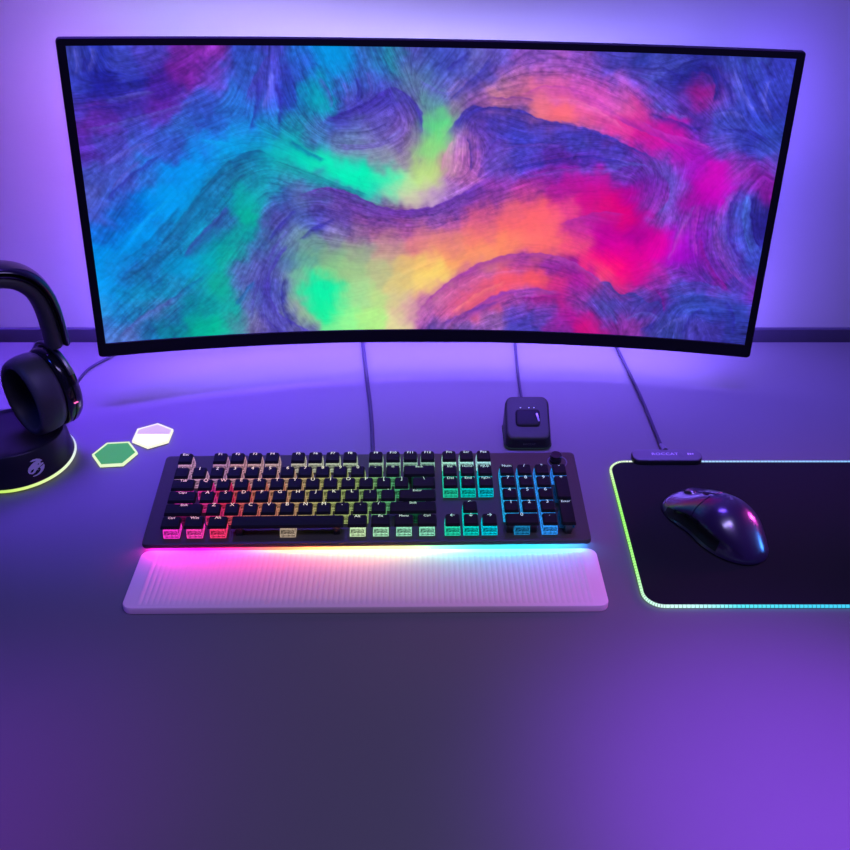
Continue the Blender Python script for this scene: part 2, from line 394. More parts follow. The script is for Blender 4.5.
# the picture on the screen: colour stops, brushed along a flow, folded in ridges
COLOUR_STOPS = """11,13:60,70,180 36,18:35,45,160 61,23:60,70,190 93,18:70,60,180 135,24:110,40,165 146,26:130,40,170 166,16:130,45,170 190,18:45,70,180 18,38:50,60,180 37,49:25,25,140 69,44:45,50,170 101,50:60,30,150
129,39:110,30,150 161,40:90,70,200 189,40:50,90,200 205,34:40,110,200 9,69:55,55,170 47,59:50,45,165 77,71:65,40,160 99,74:95,35,165 142,71:50,80,195 175,77:40,110,210 203,72:30,130,220 18,85:100,40,170
44,84:85,40,165 75,92:60,70,190 118,93:50,100,205 163,93:40,90,200 196,99:30,120,220 13,117:80,40,165 40,113:70,65,185 73,113:65,90,205 105,115:50,80,190 139,115:25,130,230 173,116:10,150,235 201,111:20,150,220
15,145:65,80,185 47,146:70,90,205 80,148:40,110,210 108,149:5,140,235 137,144:0,150,240 124,161:0,150,235 152,162:25,120,170 182,139:30,120,160 199,151:20,140,170 190,24:40,70,180 206,18:50,60,170 229,18:65,60,180
222,45:70,60,190 211,40:60,60,180 233,50:50,70,190 250,34:50,70,190 256,24:30,110,210 278,18:10,130,210 295,23:0,150,230 306,28:0,150,220 323,28:60,90,190 340,23:40,110,180 363,22:30,140,160 380,17:90,80,190
397,22:60,80,170 267,50:20,130,190 277,61:0,170,190 283,72:0,180,180 297,56:40,100,190 312,55:70,80,190 306,39:40,120,200 329,44:60,90,190 352,50:60,70,180 369,49:80,130,160 386,44:90,110,160 192,67:40,110,215
209,67:70,70,190 237,61:40,60,180 254,72:30,100,180 277,80:0,170,180 358,63:75,65,185 346,72:80,70,185 381,66:90,80,170 400,60:110,150,150 306,72:75,65,180 323,72:80,70,185 288,85:70,70,180 277,93:80,80,180
311,95:85,100,175 346,94:100,90,185 369,89:110,80,180 386,86:110,80,165 404,83:120,190,140 185,94:30,130,220 219,94:30,110,180 254,94:30,130,170 184,111:10,160,220 213,105:20,150,195 241,111:20,160,180 271,105:60,120,175
299,111:90,110,175 334,111:110,110,180 364,111:110,85,175 386,111:140,110,160 403,117:140,200,130 178,121:0,160,230 201,119:10,150,190 224,123:10,190,190 252,131:0,220,190 281,140:10,235,185 305,148:0,245,190 328,158:0,240,180
352,163:60,240,180 311,123:110,150,165 346,129:140,150,170 376,128:150,140,160 400,140:180,210,130 382,164:180,230,160 176,145:30,120,165 205,145:20,140,170 239,151:40,140,170 275,164:60,140,180 414,22:60,70,180 431,16:65,80,190
442,16:90,95,220 454,21:90,90,150 471,15:100,80,180 482,15:100,90,210 505,14:120,70,170 528,20:130,80,190 550,19:150,80,180 573,18:120,70,180 596,18:80,60,170 612,17:50,55,160 403,38:70,110,170 426,43:90,100,200
443,37:80,85,190 461,37:80,70,180 484,37:110,70,170 506,36:150,85,160 541,35:190,90,170 575,34:180,80,180 608,28:100,65,185 404,66:70,160,160 415,54:100,110,200 438,56:140,100,180 461,54:150,100,170 484,55:220,140,140
508,58:230,120,150 531,52:230,110,150 553,51:220,90,170 588,50:210,80,180 616,55:200,80,190 405,93:80,220,140 422,90:90,230,130 437,74:150,130,150 462,68:150,80,160 485,69:190,110,150 503,64:150,80,150 526,75:250,120,130
556,79:255,110,120 591,86:250,90,140 615,91:240,60,160 601,67:210,80,185 405,122:140,240,130 417,111:130,230,130 400,160:200,240,130 421,139:190,180,140 451,81:70,50,160 463,99:100,60,170 486,89:70,60,180 510,84:60,60,180
440,105:170,110,180 435,133:180,110,180 453,133:170,90,180 476,121:110,70,190 511,109:60,60,185 546,99:70,60,180 581,101:60,70,185 605,106:65,60,180 489,138:100,80,200 525,131:75,60,185 560,131:90,40,165 595,127:85,50,180
623,117:80,60,180 442,157:180,100,170 490,156:130,50,160 538,151:140,35,160 574,150:180,20,155 610,153:190,20,160 618,15:70,60,170 641,22:40,55,160 663,16:60,70,180 685,14:55,60,170 707,14:40,40,140 729,18:60,70,180
762,17:55,70,180 794,16:55,60,190 621,44:160,80,180 643,38:110,60,180 659,32:85,85,200 677,36:40,40,150 698,30:30,40,150 719,24:35,45,155 738,39:70,75,190 765,38:50,60,175 793,37:55,65,190 706,48:150,20,130
718,51:170,15,120 722,39:150,20,140 731,58:120,70,190 624,71:220,90,170 648,76:220,60,160 669,64:100,70,190 691,58:70,60,180 714,68:60,50,170 748,66:55,65,180 781,65:50,60,180 797,64:45,50,170 627,96:240,60,160
651,104:215,20,150 673,92:210,20,160 696,93:200,20,170 717,85:80,50,170 751,88:60,70,185 795,86:45,65,175 676,117:210,20,170 699,119:200,10,185 721,113:150,20,180 743,105:90,80,200 777,109:45,50,165 799,108:50,70,180
632,122:75,60,180 654,125:90,55,180 678,135:90,80,195 638,145:110,50,180 668,150:110,30,160 696,137:110,80,200 713,136:150,15,180 737,141:210,10,190 755,145:200,10,190 770,133:150,60,190 788,137:130,20,150 802,125:100,60,180
11,174:80,90,190 20,191:60,80,190 39,174:50,90,200 47,192:10,100,200 65,188:0,120,220 88,182:0,150,240 105,178:0,155,240 133,184:10,140,200 156,185:20,130,180 180,180:10,165,175 199,184:10,185,165 185,194:0,180,150
215,180:40,130,180 220,199:80,70,170 23,214:10,100,200 44,222:0,140,235 67,217:0,150,240 96,216:20,120,195 114,213:10,140,195 138,202:20,130,185 157,206:50,120,185 14,238:0,140,230 30,251:0,150,235 54,234:0,140,220
74,244:20,110,185 95,230:20,120,180 118,232:20,140,190 136,223:10,150,190 150,227:0,150,160 171,228:10,160,160 189,222:10,160,165 207,223:70,100,180 16,269:0,150,235 28,263:20,130,215 45,261:30,100,180 69,263:20,120,190
103,262:0,150,210 116,263:0,165,225 134,251:0,170,185 158,252:10,175,160 176,240:20,160,160 190,247:80,110,190 7,299:70,160,230 14,293:0,140,230 43,283:10,130,190 66,291:10,140,190 90,286:10,140,185 102,281:40,130,190
126,276:20,160,180 150,283:10,170,150 174,271:80,110,185 193,266:95,90,180 211,267:80,80,160 9,325:60,110,200 28,320:20,120,190 52,309:30,130,190 76,305:90,115,190 87,315:20,110,160 111,307:10,130,160 135,309:10,150,160
159,316:20,170,165 184,305:90,110,180 209,305:70,80,185 20,339:80,120,200 37,340:80,110,190 56,331:20,100,160 85,338:10,120,150 121,334:0,170,150 139,342:0,195,155 164,336:60,150,160 188,338:120,110,170 213,343:90,70,180
206,174:20,170,190 227,181:60,80,170 250,175:90,110,180 274,182:85,65,165 298,182:110,80,170 322,188:120,70,165 346,196:120,70,155 371,202:120,60,150 407,201:120,70,170 334,174:30,230,190 358,178:160,230,180 382,180:220,210,180
413,178:210,180,200 220,199:80,75,165 250,206:70,90,170 273,206:75,70,180 298,206:90,65,165 334,209:150,80,160 371,215:165,80,155 407,215:170,90,160 219,223:80,100,165 237,230:100,130,160 261,230:110,150,150 291,224:120,110,160
322,225:140,100,150 358,225:180,110,150 395,225:220,120,140 205,254:70,90,170 229,255:80,120,165 254,255:100,170,155 284,250:130,170,140 322,244:150,165,140 359,244:195,150,140 396,238:225,130,130 414,231:240,140,120 212,286:60,70,170
229,280:110,120,180 247,281:120,200,150 284,271:140,210,140 309,269:160,200,140 346,269:185,190,140 384,270:225,190,120 409,276:250,220,110 269,288:0,240,170 277,301:0,245,170 280,321:0,240,160 265,307:30,235,160 299,308:130,230,150
321,302:170,220,150 346,309:190,220,140 371,289:220,200,130 214,319:90,90,180 239,319:150,170,160 251,333:160,210,150 282,343:120,240,150 308,335:150,250,150 334,329:180,245,140 365,309:220,200,150 387,325:220,160,170 410,309:200,120,160
404,336:180,90,180 372,343:230,220,160 220,339:80,90,170 245,346:80,60,170 401,176:200,170,190 418,176:190,150,200 437,173:150,100,190 455,175:110,50,160 491,174:140,60,160 527,171:180,60,150 563,172:180,30,150 600,177:200,10,140
624,176:215,0,130 431,191:110,60,170 468,199:200,80,140 505,194:240,100,120 541,191:255,100,110 577,188:230,70,130 613,188:235,20,120 632,194:230,0,110 432,214:190,90,150 469,215:235,110,120 518,210:255,105,110 554,209:255,100,120
579,208:210,50,150 603,204:180,30,160 627,203:170,10,160 433,237:230,130,120 470,237:250,130,110 519,229:255,120,110 556,228:255,110,110 593,226:220,60,140 617,226:190,0,150 636,231:210,0,160 402,263:250,190,110 433,257:255,170,100
471,251:255,160,100 507,241:255,140,100 544,237:255,110,110 582,237:255,90,120 607,249:250,50,130 633,257:255,0,130 403,289:255,220,120 422,277:255,220,110 422,299:200,100,170 447,282:200,90,160 471,271:190,90,170 521,256:170,60,160
558,257:140,40,160 584,263:130,20,150 604,277:170,10,150 625,273:255,90,120 640,282:255,60,110 435,313:210,90,150 473,291:230,90,120 510,281:250,90,110 541,280:255,90,100 573,281:220,50,130 592,289:170,40,160 612,295:140,50,160
631,307:80,70,170 410,322:190,95,185 436,329:220,90,140 461,322:230,90,120 486,311:220,80,130 524,306:160,70,165 555,302:170,40,140 575,309:190,30,140 600,308:130,60,170 627,319:70,60,170 424,346:80,70,170 449,343:110,80,170
487,332:140,90,170 525,323:80,60,180 563,325:90,60,170 589,327:170,20,150 615,333:220,10,120 640,332:110,70,190 475,349:130,80,170 527,345:70,60,170 578,346:140,40,160 623,346:190,20,130 648,175:180,0,150 671,174:140,40,170
694,166:130,50,180 718,172:150,20,160 735,164:190,0,180 751,158:220,0,200 769,162:110,70,200 787,167:60,75,195 803,160:130,20,150 638,194:240,0,120 663,198:190,0,140 685,191:130,70,190 709,190:120,60,190 732,188:140,20,170
750,194:110,60,190 769,198:80,70,190 784,185:60,80,195 803,192:35,30,130 628,212:190,0,150 665,217:170,0,150 689,222:220,0,160 713,220:170,20,210 737,219:120,30,180 761,224:110,60,180 784,222:70,70,190 802,223:60,80,200
809,210:40,30,140 631,244:240,0,130 667,242:225,0,150 691,234:230,0,170 710,240:180,0,210 729,245:120,20,170 753,249:110,40,180 776,241:100,60,185 800,245:60,70,190 630,267:255,60,110 646,269:255,0,130 671,267:230,0,140
695,266:180,40,170 719,265:120,60,190 743,263:120,30,170 769,273:120,30,160 792,272:70,60,180 805,277:110,30,160 630,292:80,60,180 648,289:190,30,150 673,287:130,60,170 697,285:110,50,170 722,283:70,70,180 745,275:70,60,180
771,287:60,70,170 795,291:60,60,170 635,315:60,60,150 657,307:70,60,160 675,307:90,70,190 694,305:70,30,130 713,311:60,70,190 737,303:50,70,170 762,307:45,60,170 793,311:45,60,165 638,343:130,20,120 659,328:130,50,160
678,333:140,50,160 697,332:60,60,160 716,337:50,60,150 740,329:70,60,170 765,333:60,50,160 797,337:45,50,150
"""
FLOW_STOPS = """15,23,89 41,23,68 72,24,-14 26,54,-7 68,60,-9 124,39,-24 162,24,-40 33,85,-5 87,81,-13 142,77,-17 188,56,-54 18,117,-15 61,119,-41 106,109,-24 163,99,-27 47,152,-57
91,154,-46 137,132,-28 205,45,-73 227,45,86 255,45,70 209,77,85 243,77,61 278,45,62 295,34,51 277,72,73 306,50,80 323,34,74 363,28,58 403,22,-50 300,77,-22 340,72,-35
381,71,51 393,99,78 311,105,10 346,123,-14 369,111,-38 253,100,34 252,128,24 299,146,24 346,164,23 218,111,14 184,116,-8 194,139,-20 239,157,26 181,168,-53 145,179,-48 75,200,-47
29,209,-54 46,258,-36 93,249,-41 148,221,-44 177,228,-50 65,297,-38 126,276,-45 160,303,-51 27,327,-43 86,331,-39 140,328,-16 184,305,-60 202,254,-61 231,223,-52 210,293,90 227,319,56
250,181,-21 286,200,21 322,188,15 371,200,6 419,188,-22 454,169,-31 248,255,-58 285,243,9 346,244,3 408,231,-6 284,295,78 334,295,-12 396,269,-27 372,323,-38 308,342,-9 443,32,-58
414,43,-50 483,26,-63 461,54,-20 507,42,-11 552,30,3 597,28,17 485,62,-2 531,63,10 578,73,11 553,51,0 599,55,23 644,48,36 648,82,32 697,102,32 615,89,16 429,122,-79
452,121,80 439,87,-55 475,98,38 510,97,19 489,133,-34 535,119,-15 582,118,-7 631,134,13 666,133,42 686,149,89 561,148,-10 608,141,-14 514,162,-23 468,193,-18 517,198,-14 565,184,-7
614,195,8 567,215,5 605,226,24 433,231,-13 495,230,-12 556,234,7 620,251,37 433,263,-25 410,296,-42 471,269,-23 522,267,-5 572,273,16 611,291,38 448,315,-48 486,308,-30 537,313,-11
576,319,-3 627,323,54 411,343,-54 501,342,-19 650,308,45 678,327,-60 715,324,-68 740,329,71 673,287,-25 736,295,-14 774,305,-3 664,211,-33 688,210,-85 713,220,-83 671,174,-74 696,184,-68
735,206,77 752,206,87 767,186,-75 767,223,68 786,197,76 792,234,52 767,261,50 741,250,63 717,165,-72 721,277,-19 749,146,-46 769,127,-56 642,27,-18 675,20,-30 661,48,51 697,25,-11
732,34,70 765,33,55 795,21,60 759,66,71 792,64,51 715,73,33 764,99,15 799,108,33 744,111,-34
"""
FOLDS = [
('31,272 45,261 58,257 73,245 96,218 122,184 141,164 162,139 187,125 204,121 218,129', (20, 100, 155), 1, 15, 0.75),
('108,247 120,229 139,212 158,194 163,185', (50, 80, 165), 1, 9, 0.8),
('75,313 94,299 114,275 134,253', (20, 140, 160), 1, 7, 0.4),
('22,343 39,327 64,310 86,301 107,285', (90, 100, 185), 1, 8, 0.6),
('223,134 246,143 275,154 310,168 334,177', (25, 150, 165), 1, 8, 0.8),
('250,176 272,167 295,168 313,174 334,186 352,192 377,196 419,188 449,172 472,156', (100, 50, 165), 1, 13, 0.85),
('424,103 433,90 443,77 453,71 462,73 486,72 509,75 527,83 550,88 574,91 600,95 622,105 652,117 684,131', (58, 48, 170), 1, 16, 0.8),
('395,325 410,305 434,283 465,263 495,250 526,246 557,246 583,253 606,265 629,283 642,290', (160, 60, 165), 1, 8, 0.8),
('442,336 467,319 492,300 517,293 548,291 574,295', (150, 60, 170), 1, 9, 0.8),
('524,305 555,301 576,297', (150, 25, 140), 1, 4, 0.6),
('279,91 294,84 314,77 335,67 348,57 360,51 371,57 383,65 394,77 397,90 394,105', (62, 48, 165), 1, 13, 0.75),
('288,88 311,80 332,69', (45, 40, 150), -1, 4, 0.4),
('297,115 322,119 352,113 372,97', (125, 115, 210), 1, 4, 0.55),
('299,121 329,123 358,115', (95, 80, 170), -1, 4, 0.5),
('204,305 208,279 218,257 234,238', (70, 60, 175), -1, 6, 0.7),
('198,321 210,339 226,350', (65, 55, 170), 1, 6, 0.6),
('185,331 191,298 201,273 214,248 224,229', (80, 75, 180), -1, 4, 0.55),
('210,273 209,305 220,325 245,344 263,352', (75, 60, 180), 1, 10, 0.7),
('427,65 444,48 461,34 471,18', (60, 55, 170), 1, 8, 0.7),
('392,44 410,54 427,60 440,45', (100, 100, 205), 1, 8, 0.6),
('473,61 491,63 508,60 525,63', (120, 60, 150), 1, 3, 0.7),
('508,58 536,46 570,49 600,61 631,83', (190, 70, 185), 1, 6, 0.5),
('620,81 650,93 680,103 710,113', (140, 40, 175), -1, 5, 0.5),
('609,147 637,133 666,133 685,143 695,160 693,178 680,192', (95, 90, 200), -1, 8, 0.6),
('633,128 660,131 679,141 684,159 677,174', (105, 35, 160), -1, 6, 0.5),
('567,209 590,198 619,190 644,192', (170, 40, 165), 1, 10, 0.6),
('768,156 756,175 750,200 757,230 775,254 798,271', (150, 70, 200), -1, 5, 0.6),
('776,153 765,174 765,202 776,228 799,252', (60, 30, 150), -1, 3, 0.6),
('783,158 780,180 787,209 800,233', (70, 100, 205), -1, 8, 0.7),
('788,161 790,184 801,214 808,226', (35, 25, 125), -1, 10, 0.8),
('736,213 744,237 761,261 782,279', (140, 20, 150), 1, 4, 0.6),
('721,189 712,214 702,249', (180, 50, 210), 1, 3, 0.5),
('726,177 717,198 708,221', (150, 80, 205), 1, 3, 0.6),
('620,281 631,277 641,289 652,297 663,290 674,297 685,306 697,299 703,311', (60, 60, 165), 1, 12, 0.75),
('691,286 701,295 706,314', (130, 20, 140), -1, 4, 0.6),
('637,32 661,39 673,26 696,14', (80, 90, 205), -1, 6, 0.5),
('697,25 722,28 729,41 727,58', (30, 35, 140), -1, 8, 0.7),
('194,67 202,45 216,24 225,15', (75, 65, 190), 1, 10, 0.6),
('251,72 250,50 242,29', (40, 60, 175), -1, 10, 0.6),
('39,23 34,38 50,35 65,38', (25, 30, 140), 1, 4, 0.6),
('27,50 48,48 75,46 91,42', (25, 25, 135), 1, 5, 0.6),
('14,75 35,70 56,73 78,65', (40, 30, 150), 1, 3, 0.5),
('110,66 144,50 178,29', (110, 70, 200), 1, 5, 0.5),
('246,307 253,281 262,268', (90, 210, 150), 1, 3, 0.2),
('709,278 744,271 776,279', (70, 75, 190), 1, 4, 0.5),
('711,293 746,287 782,295', (45, 60, 165), 1, 4, 0.5),
('16,96 54,88 98,78 143,64', (100, 98, 212), 1, 3.5, 0.5),
('27,135 56,119 84,111', (100, 98, 212), 1, 3.5, 0.5),
('211,77 219,56 222,34', (100, 98, 212), 1, 3.5, 0.5),
('306,72 309,58 303,47', (100, 98, 212), 1, 3.5, 0.5),
('332,64 335,50 330,36', (100, 98, 212), 1, 3.5, 0.5),
('226,346 218,325 213,299 218,273', (100, 98, 212), 1, 3.5, 0.5),
('206,257 218,236 235,217', (100, 98, 212), 1, 3.5, 0.5),
('13,38 18,23 15,12', (100, 98, 212), 1, 3.5, 0.5),
('27,35 33,21 32,11', (100, 98, 212), 1, 3.5, 0.5),
('41,65 68,59 95,55', (100, 98, 212), 1, 3.5, 0.5),
('35,163 50,147 71,130', (100, 98, 212), 1, 3.5, 0.5),
('278,42 289,58 292,75', (100, 98, 212), 1, 3.5, 0.5),
('415,52 429,41 439,28', (100, 98, 212), 1, 3.5, 0.5),
('663,59 679,71 705,77', (100, 98, 212), 1, 3.5, 0.5),
('699,346 713,327 729,320', (100, 98, 212), 1, 3.5, 0.5),
('625,303 641,315 651,335', (100, 98, 212), 1, 3.5, 0.5),
('659,328 682,313 702,322', (100, 98, 212), 1, 3.5, 0.5),
('746,23 758,44 776,67', (100, 98, 212), 1, 3.5, 0.5),
('786,32 784,53 796,75', (100, 98, 212), 1, 3.5, 0.5),
('727,73 748,66 766,74', (100, 98, 212), 1, 3.5, 0.5),
('28,174 58,147 94,125', (38, 32, 145), 1, 4, 0.5),
('196,99 205,72 208,43', (38, 32, 145), 1, 4, 0.5),
('228,94 232,72 227,47', (38, 32, 145), 1, 4, 0.5),
('318,70 322,55 316,42', (38, 32, 145), 1, 4, 0.5),
('235,344 225,322 222,299 229,277', (38, 32, 145), 1, 4, 0.5),
('210,229 226,208 246,193', (38, 32, 145), 1, 4, 0.5),
('249,230 267,213 292,204', (38, 32, 145), 1, 4, 0.5),
('21,35 26,21', (38, 32, 145), 1, 4, 0.5),
('7,62 36,60 69,55', (38, 32, 145), 1, 4, 0.5),
('490,144 537,134 595,123 643,133', (38, 32, 145), 1, 4, 0.5),
('454,147 454,124 448,107', (38, 32, 145), 1, 4, 0.5),
('659,73 695,84 723,89', (38, 32, 145), 1, 4, 0.5),
('707,14 740,32 752,61', (38, 32, 145), 1, 4, 0.5),
('755,10 765,38 787,64', (38, 32, 145), 1, 4, 0.5),
('772,11 792,30', (38, 32, 145), 1, 4, 0.5),
('730,343 738,315 752,305', (38, 32, 145), 1, 4, 0.5),
('679,340 697,328', (38, 32, 145), 1, 4, 0.5),
('740,89 767,85 797,97', (38, 32, 145), 1, 4, 0.5),
('664,22 699,36 708,24', (38, 32, 145), 1, 4, 0.5),
('420,32 435,24 448,10', (38, 32, 145), 1, 4, 0.5),
('778,293 793,311 795,337', (38, 32, 145), 1, 4, 0.5),
('418,148 424,125 431,110', (225, 150, 200), 1, 3, 0.5),
('433,155 439,133 441,117', (225, 150, 200), 1, 3, 0.5),
('471,133 476,117 490,105', (90, 50, 165), 1, 4, 0.5),
('463,154 467,133', (90, 50, 165), 1, 4, 0.5),
('423,343 461,321 499,309', (90, 50, 165), 1, 4, 0.5),
('514,153 561,142 608,138 656,148', (115, 70, 190), 1, 4, 0.5),
('488,121 523,111 565,114', (115, 70, 190), 1, 4, 0.5),
('556,85 586,93', (115, 70, 190), 1, 4, 0.5),
('537,63 571,60 601,72 633,93', (245, 120, 190), 1, 4, 0.45),
('422,309 453,286 490,270 534,267', (245, 120, 190), 1, 4, 0.45),
('648,82 679,97 708,101 738,111', (195, 60, 205), 1, 4, 0.5),
('702,249 708,221 717,198', (195, 60, 205), 1, 4, 0.5),
('731,176 728,207 737,238', (195, 60, 205), 1, 4, 0.5),
('436,325 467,301 504,283', (250, 140, 130), 1, 4, 0.4),
('36,248 60,235 86,210 111,184', (15, 95, 160), 1, 4, 0.5),
('88,299 114,281 133,270', (15, 95, 160), 1, 4, 0.5),
('166,310 179,291 192,279', (15, 95, 160), 1, 4, 0.5),
('241,111 258,123 282,134', (15, 95, 160), 1, 4, 0.5),
('51,216 75,194 100,175', (10, 170, 240), 1, 4, 0.45),
('139,110 167,113 195,117', (10, 170, 240), 1, 4, 0.45),
]

def smooth_step(x): return x*x*(3-2*x)
def paint(W,Hh,C,FLOW,RIDGES,X0,Y0,SX,SY,k=1.0,seed=3):
    """colour field of the wallpaper: smooth colour stops, brushed streaks along the flow, folded ridges"""
    rng=np.random.default_rng(seed)
    xs=X0+(np.arange(W)+.5)/W*SX; ys=Y0+(np.arange(Hh)+.5)/Hh*SY
    X,Y=np.meshgrid(xs,ys); X=X.astype(np.float32); Y=Y.astype(np.float32)
    def smooth(n,it):
        for _ in range(it):
            n=(n+np.roll(n,1,0)+np.roll(n,-1,0))/3; n=(n+np.roll(n,1,1)+np.roll(n,-1,1))/3
        return n/(n.std()+1e-9)
    # flow field
    fc=np.zeros((Hh,W));fs=np.zeros((Hh,W))
    for x,y,a in FLOW:
        w=np.exp(-((X-x)**2+(Y-y)**2)/(2*(16*k)**2))+1e-9/(1+((X-x)**2+(Y-y)**2)/k/k); a=np.radians(2*a)
        fc+=w*np.cos(a); fs+=w*np.sin(a)
    ang=.5*np.arctan2(fs,fc); dx=np.cos(ang); dy=np.sin(ang)
    px=SX/W
    # turbulence used to feather everything
    t1=smooth(rng.standard_normal((Hh,W)),6); t2=smooth(rng.standard_normal((Hh,W)),6)
    t3=smooth(rng.standard_normal((Hh,W)),30); t4=smooth(rng.standard_normal((Hh,W)),30)
    Xw=X+(t1*.9+t3*2.0)*k; Yw=Y+(t2*.9+t4*2.0)*k
    num=np.zeros((Hh,W,3));den=np.zeros((Hh,W,1))
    for x,y,r,g,b in C:
        d2=((Xw-x)**2+(Yw-y)**2)/k/k
        w=(np.exp(-d2/(2*8.8**2))+1e-7/(1+d2))[...,None]
        num+=w*(np.array([r,g,b])/255.); den+=w
    img=num/den
    # streaks: noise dragged along the flow
    def lic(n,L):
        acc=n.copy(); ii,jj=np.meshgrid(np.arange(Hh),np.arange(W),indexing='ij')
        for sgn in(1,-1):
            fi=ii.astype(float);fj=jj.astype(float);pdx=dx*sgn;pdy=dy*sgn
            for s in range(L):
                a=np.clip(fi.round().astype(int),0,Hh-1);b=np.clip(fj.round().astype(int),0,W-1)
                ddx=dx[a,b];ddy=dy[a,b]; fl=np.sign(ddx*pdx+ddy*pdy); fl[fl==0]=1
                pdx=ddx*fl;pdy=ddy*fl
                fi=fi+pdy;fj=fj+pdx
                a=np.clip(fi.round().astype(int),0,Hh-1);b=np.clip(fj.round().astype(int),0,W-1)
                acc=acc+n[a,b]
        return acc/acc.std()
    n1=smooth(rng.standard_normal((Hh,W)),0); n2=smooth(rng.standard_normal((Hh,W)),4); n3=smooth(rng.standard_normal((Hh,W)),10)
    sf=lic(n1,11); sc=lic(n2,18); sb=lic(n3,26)
    st=.45*sc+.75*sb
    # the folds show in the blue-violet parts, the bright bands stay smooth
    amp=np.zeros((Hh,W))
    for q in ((70,65,180),(45,50,160),(110,60,175),(105,95,185),(45,105,180),(150,80,170)):
        amp=np.maximum(amp,np.exp(-((img-np.array(q)/255.)**2).sum(2)/(2*.17**2)))
    amp=amp*.88+.12
    fine=smooth(rng.standard_normal((Hh,W)),2)
    for pts,col,side,w,al in RIDGES:
        p=np.array(pts,float); p2=[p[0]]
        for a,b in zip(p[:-1],p[1:]):
            for t in np.linspace(0,1,5)[1:]: p2.append(a+(b-a)*t)
        p=np.array(p2)
        for _ in range(3): p[1:-1]=(p[:-2]+2*p[1:-1]+p[2:])/4
        best=np.full((Hh,W),1e9);sd=np.zeros((Hh,W));tt=np.zeros((Hh,W)); n=len(p)-1
        Xr=X+(t1*.45)*k;Yr=Y+(t2*.45)*k
        for i in range(n):
            a=p[i];d=p[i+1]-a;L2=d@d+1e-9
            t=np.clip(((Xr-a[0])*d[0]+(Yr-a[1])*d[1])/L2,0,1)
            ex=Xr-a[0]-t*d[0];ey=Yr-a[1]-t*d[1];dd=np.hypot(ex,ey)
            m=dd<best; best[m]=dd[m]; sd[m]=np.sign(d[0]*ey-d[1]*ex)[m]; tt[m]=((i+t)/n)[m]
        s=best*np.where(sd*side>=0,1,-1)/k
        wloc=w*(.35+.65*np.clip(np.sin(np.pi*np.clip(tt,0,1)),0,1)**.6)
        a_=np.where(s>=0,np.exp(-(s/wloc)**1.5),np.exp(-(s/.7)**2))*al
        a_*=np.clip(np.minimum(tt,1-tt)*9+.15,0,1)
        a_=np.clip(a_*(1+.22*st*(s>1)),0,1)[...,None]
        img=img*(1-a_)+np.array(col)/255.*a_
    crease=np.clip(np.exp(-(sc/.30)**2)*.26+np.exp(-(sb/.22)**2)*.30,0,1)
    lift=np.clip(sc-.5,0,2)*.07+np.clip(sb-.5,0,2)*.07
    m=np.clip(1+(sf*.06+fine*.05+lift)*amp,.35,1.7)[...,None]
    c=(crease*amp)[...,None]
    img=img*m+(lift*amp)[...,None]*np.array([.12,.14,.14])
    img=np.clip(img*(1-c)+(img*.45+np.array([.07,.05,.26])*.8)*c,0,1)
    return img

def parse_stops(txt):
    out = []
    for t in txt.split():
        a = t.replace(':', ',').split(','); out.append(tuple(float(q) for q in a))
    return out
GW, GH = 720, 306
folds = [([tuple(float(q) for q in p.split(',')) for p in pts.split()], c, sd, w*1.17, al) for pts, c, sd, w, al in FOLDS]
X0, Y0 = (sx0+.4085)*1000, (MON_H/2-st1)*1000
SX, SY = (sx1-sx0)*1000, (st1-st0)*1000
pic = paint(GW, GH, parse_stops(COLOUR_STOPS), parse_stops(FLOW_STOPS), folds, X0, Y0, SX, SY, k=1.17)
lin = np.where(pic <= .04045, pic/12.92, ((pic+.055)/1.055)**2.4)
ii = np.arange(GW); jj = np.arange(GH)
s_ = sx0+(ii+.5)/GW*(sx1-sx0); t_ = st1-(jj+.5)/GH*(st1-st0)
s_[0], s_[-1], t_[0], t_[-1] = sx0, sx1, st1, st0
th = s_/MON_R; DD = .0004
Vx = np.broadcast_to((MON_R+DD)*np.sin(th), (GH, GW)); Vy = np.broadcast_to((MON_R+DD)*np.cos(th)-MON_R, (GH, GW))
Vz = np.broadcast_to((t_+MON_H/2)[:, None], (GH, GW))
V = np.stack([Vx, Vy, Vz], -1).reshape(-1, 3)
a = (np.arange(GH-1)[:, None]*GW+np.arange(GW-1)[None, :]).ravel()
Fq = np.stack([a, a+GW, a+GW+1, a+1], 1)
me = bpy.data.meshes.new('screen')
me.vertices.add(len(V)); me.vertices.foreach_set('co', V.astype(np.float32).ravel())
me.loops.add(Fq.size); me.loops.foreach_set('vertex_index', Fq.astype(np.int32).ravel())
me.polygons.add(len(Fq)); me.polygons.foreach_set('loop_start', (np.arange(len(Fq))*4).astype(np.int32))
me.polygons.foreach_set('use_smooth', np.ones(len(Fq), dtype=bool))
me.update(calc_edges=True)
scr = link(bpy.data.objects.new('screen', me), mon)
set_glow(scr, np.concatenate([lin.reshape(-1, 3), np.ones((GW*GH, 1))], 1))
m, nt, out = new_mat('lit_screen')
at = nt.nodes.new('ShaderNodeAttribute'); at.attribute_name = 'glow'
pb = nt.nodes.new('ShaderNodeBsdfPrincipled'); pb.inputs['Base Color'].default_value = (.004, .004, .005, 1)
pb.inputs['Roughness'].default_value = .5; pb.inputs['Specular IOR Level'].default_value = .2
pb.inputs['Emission Strength'].default_value = 1.0
nt.links.new(at.outputs['Color'], pb.inputs['Emission Color']); nt.links.new(pb.outputs[0], out.inputs[0])
me.materials.append(m)
scr['label'] = 'lit screen with flowing rainbow waves'

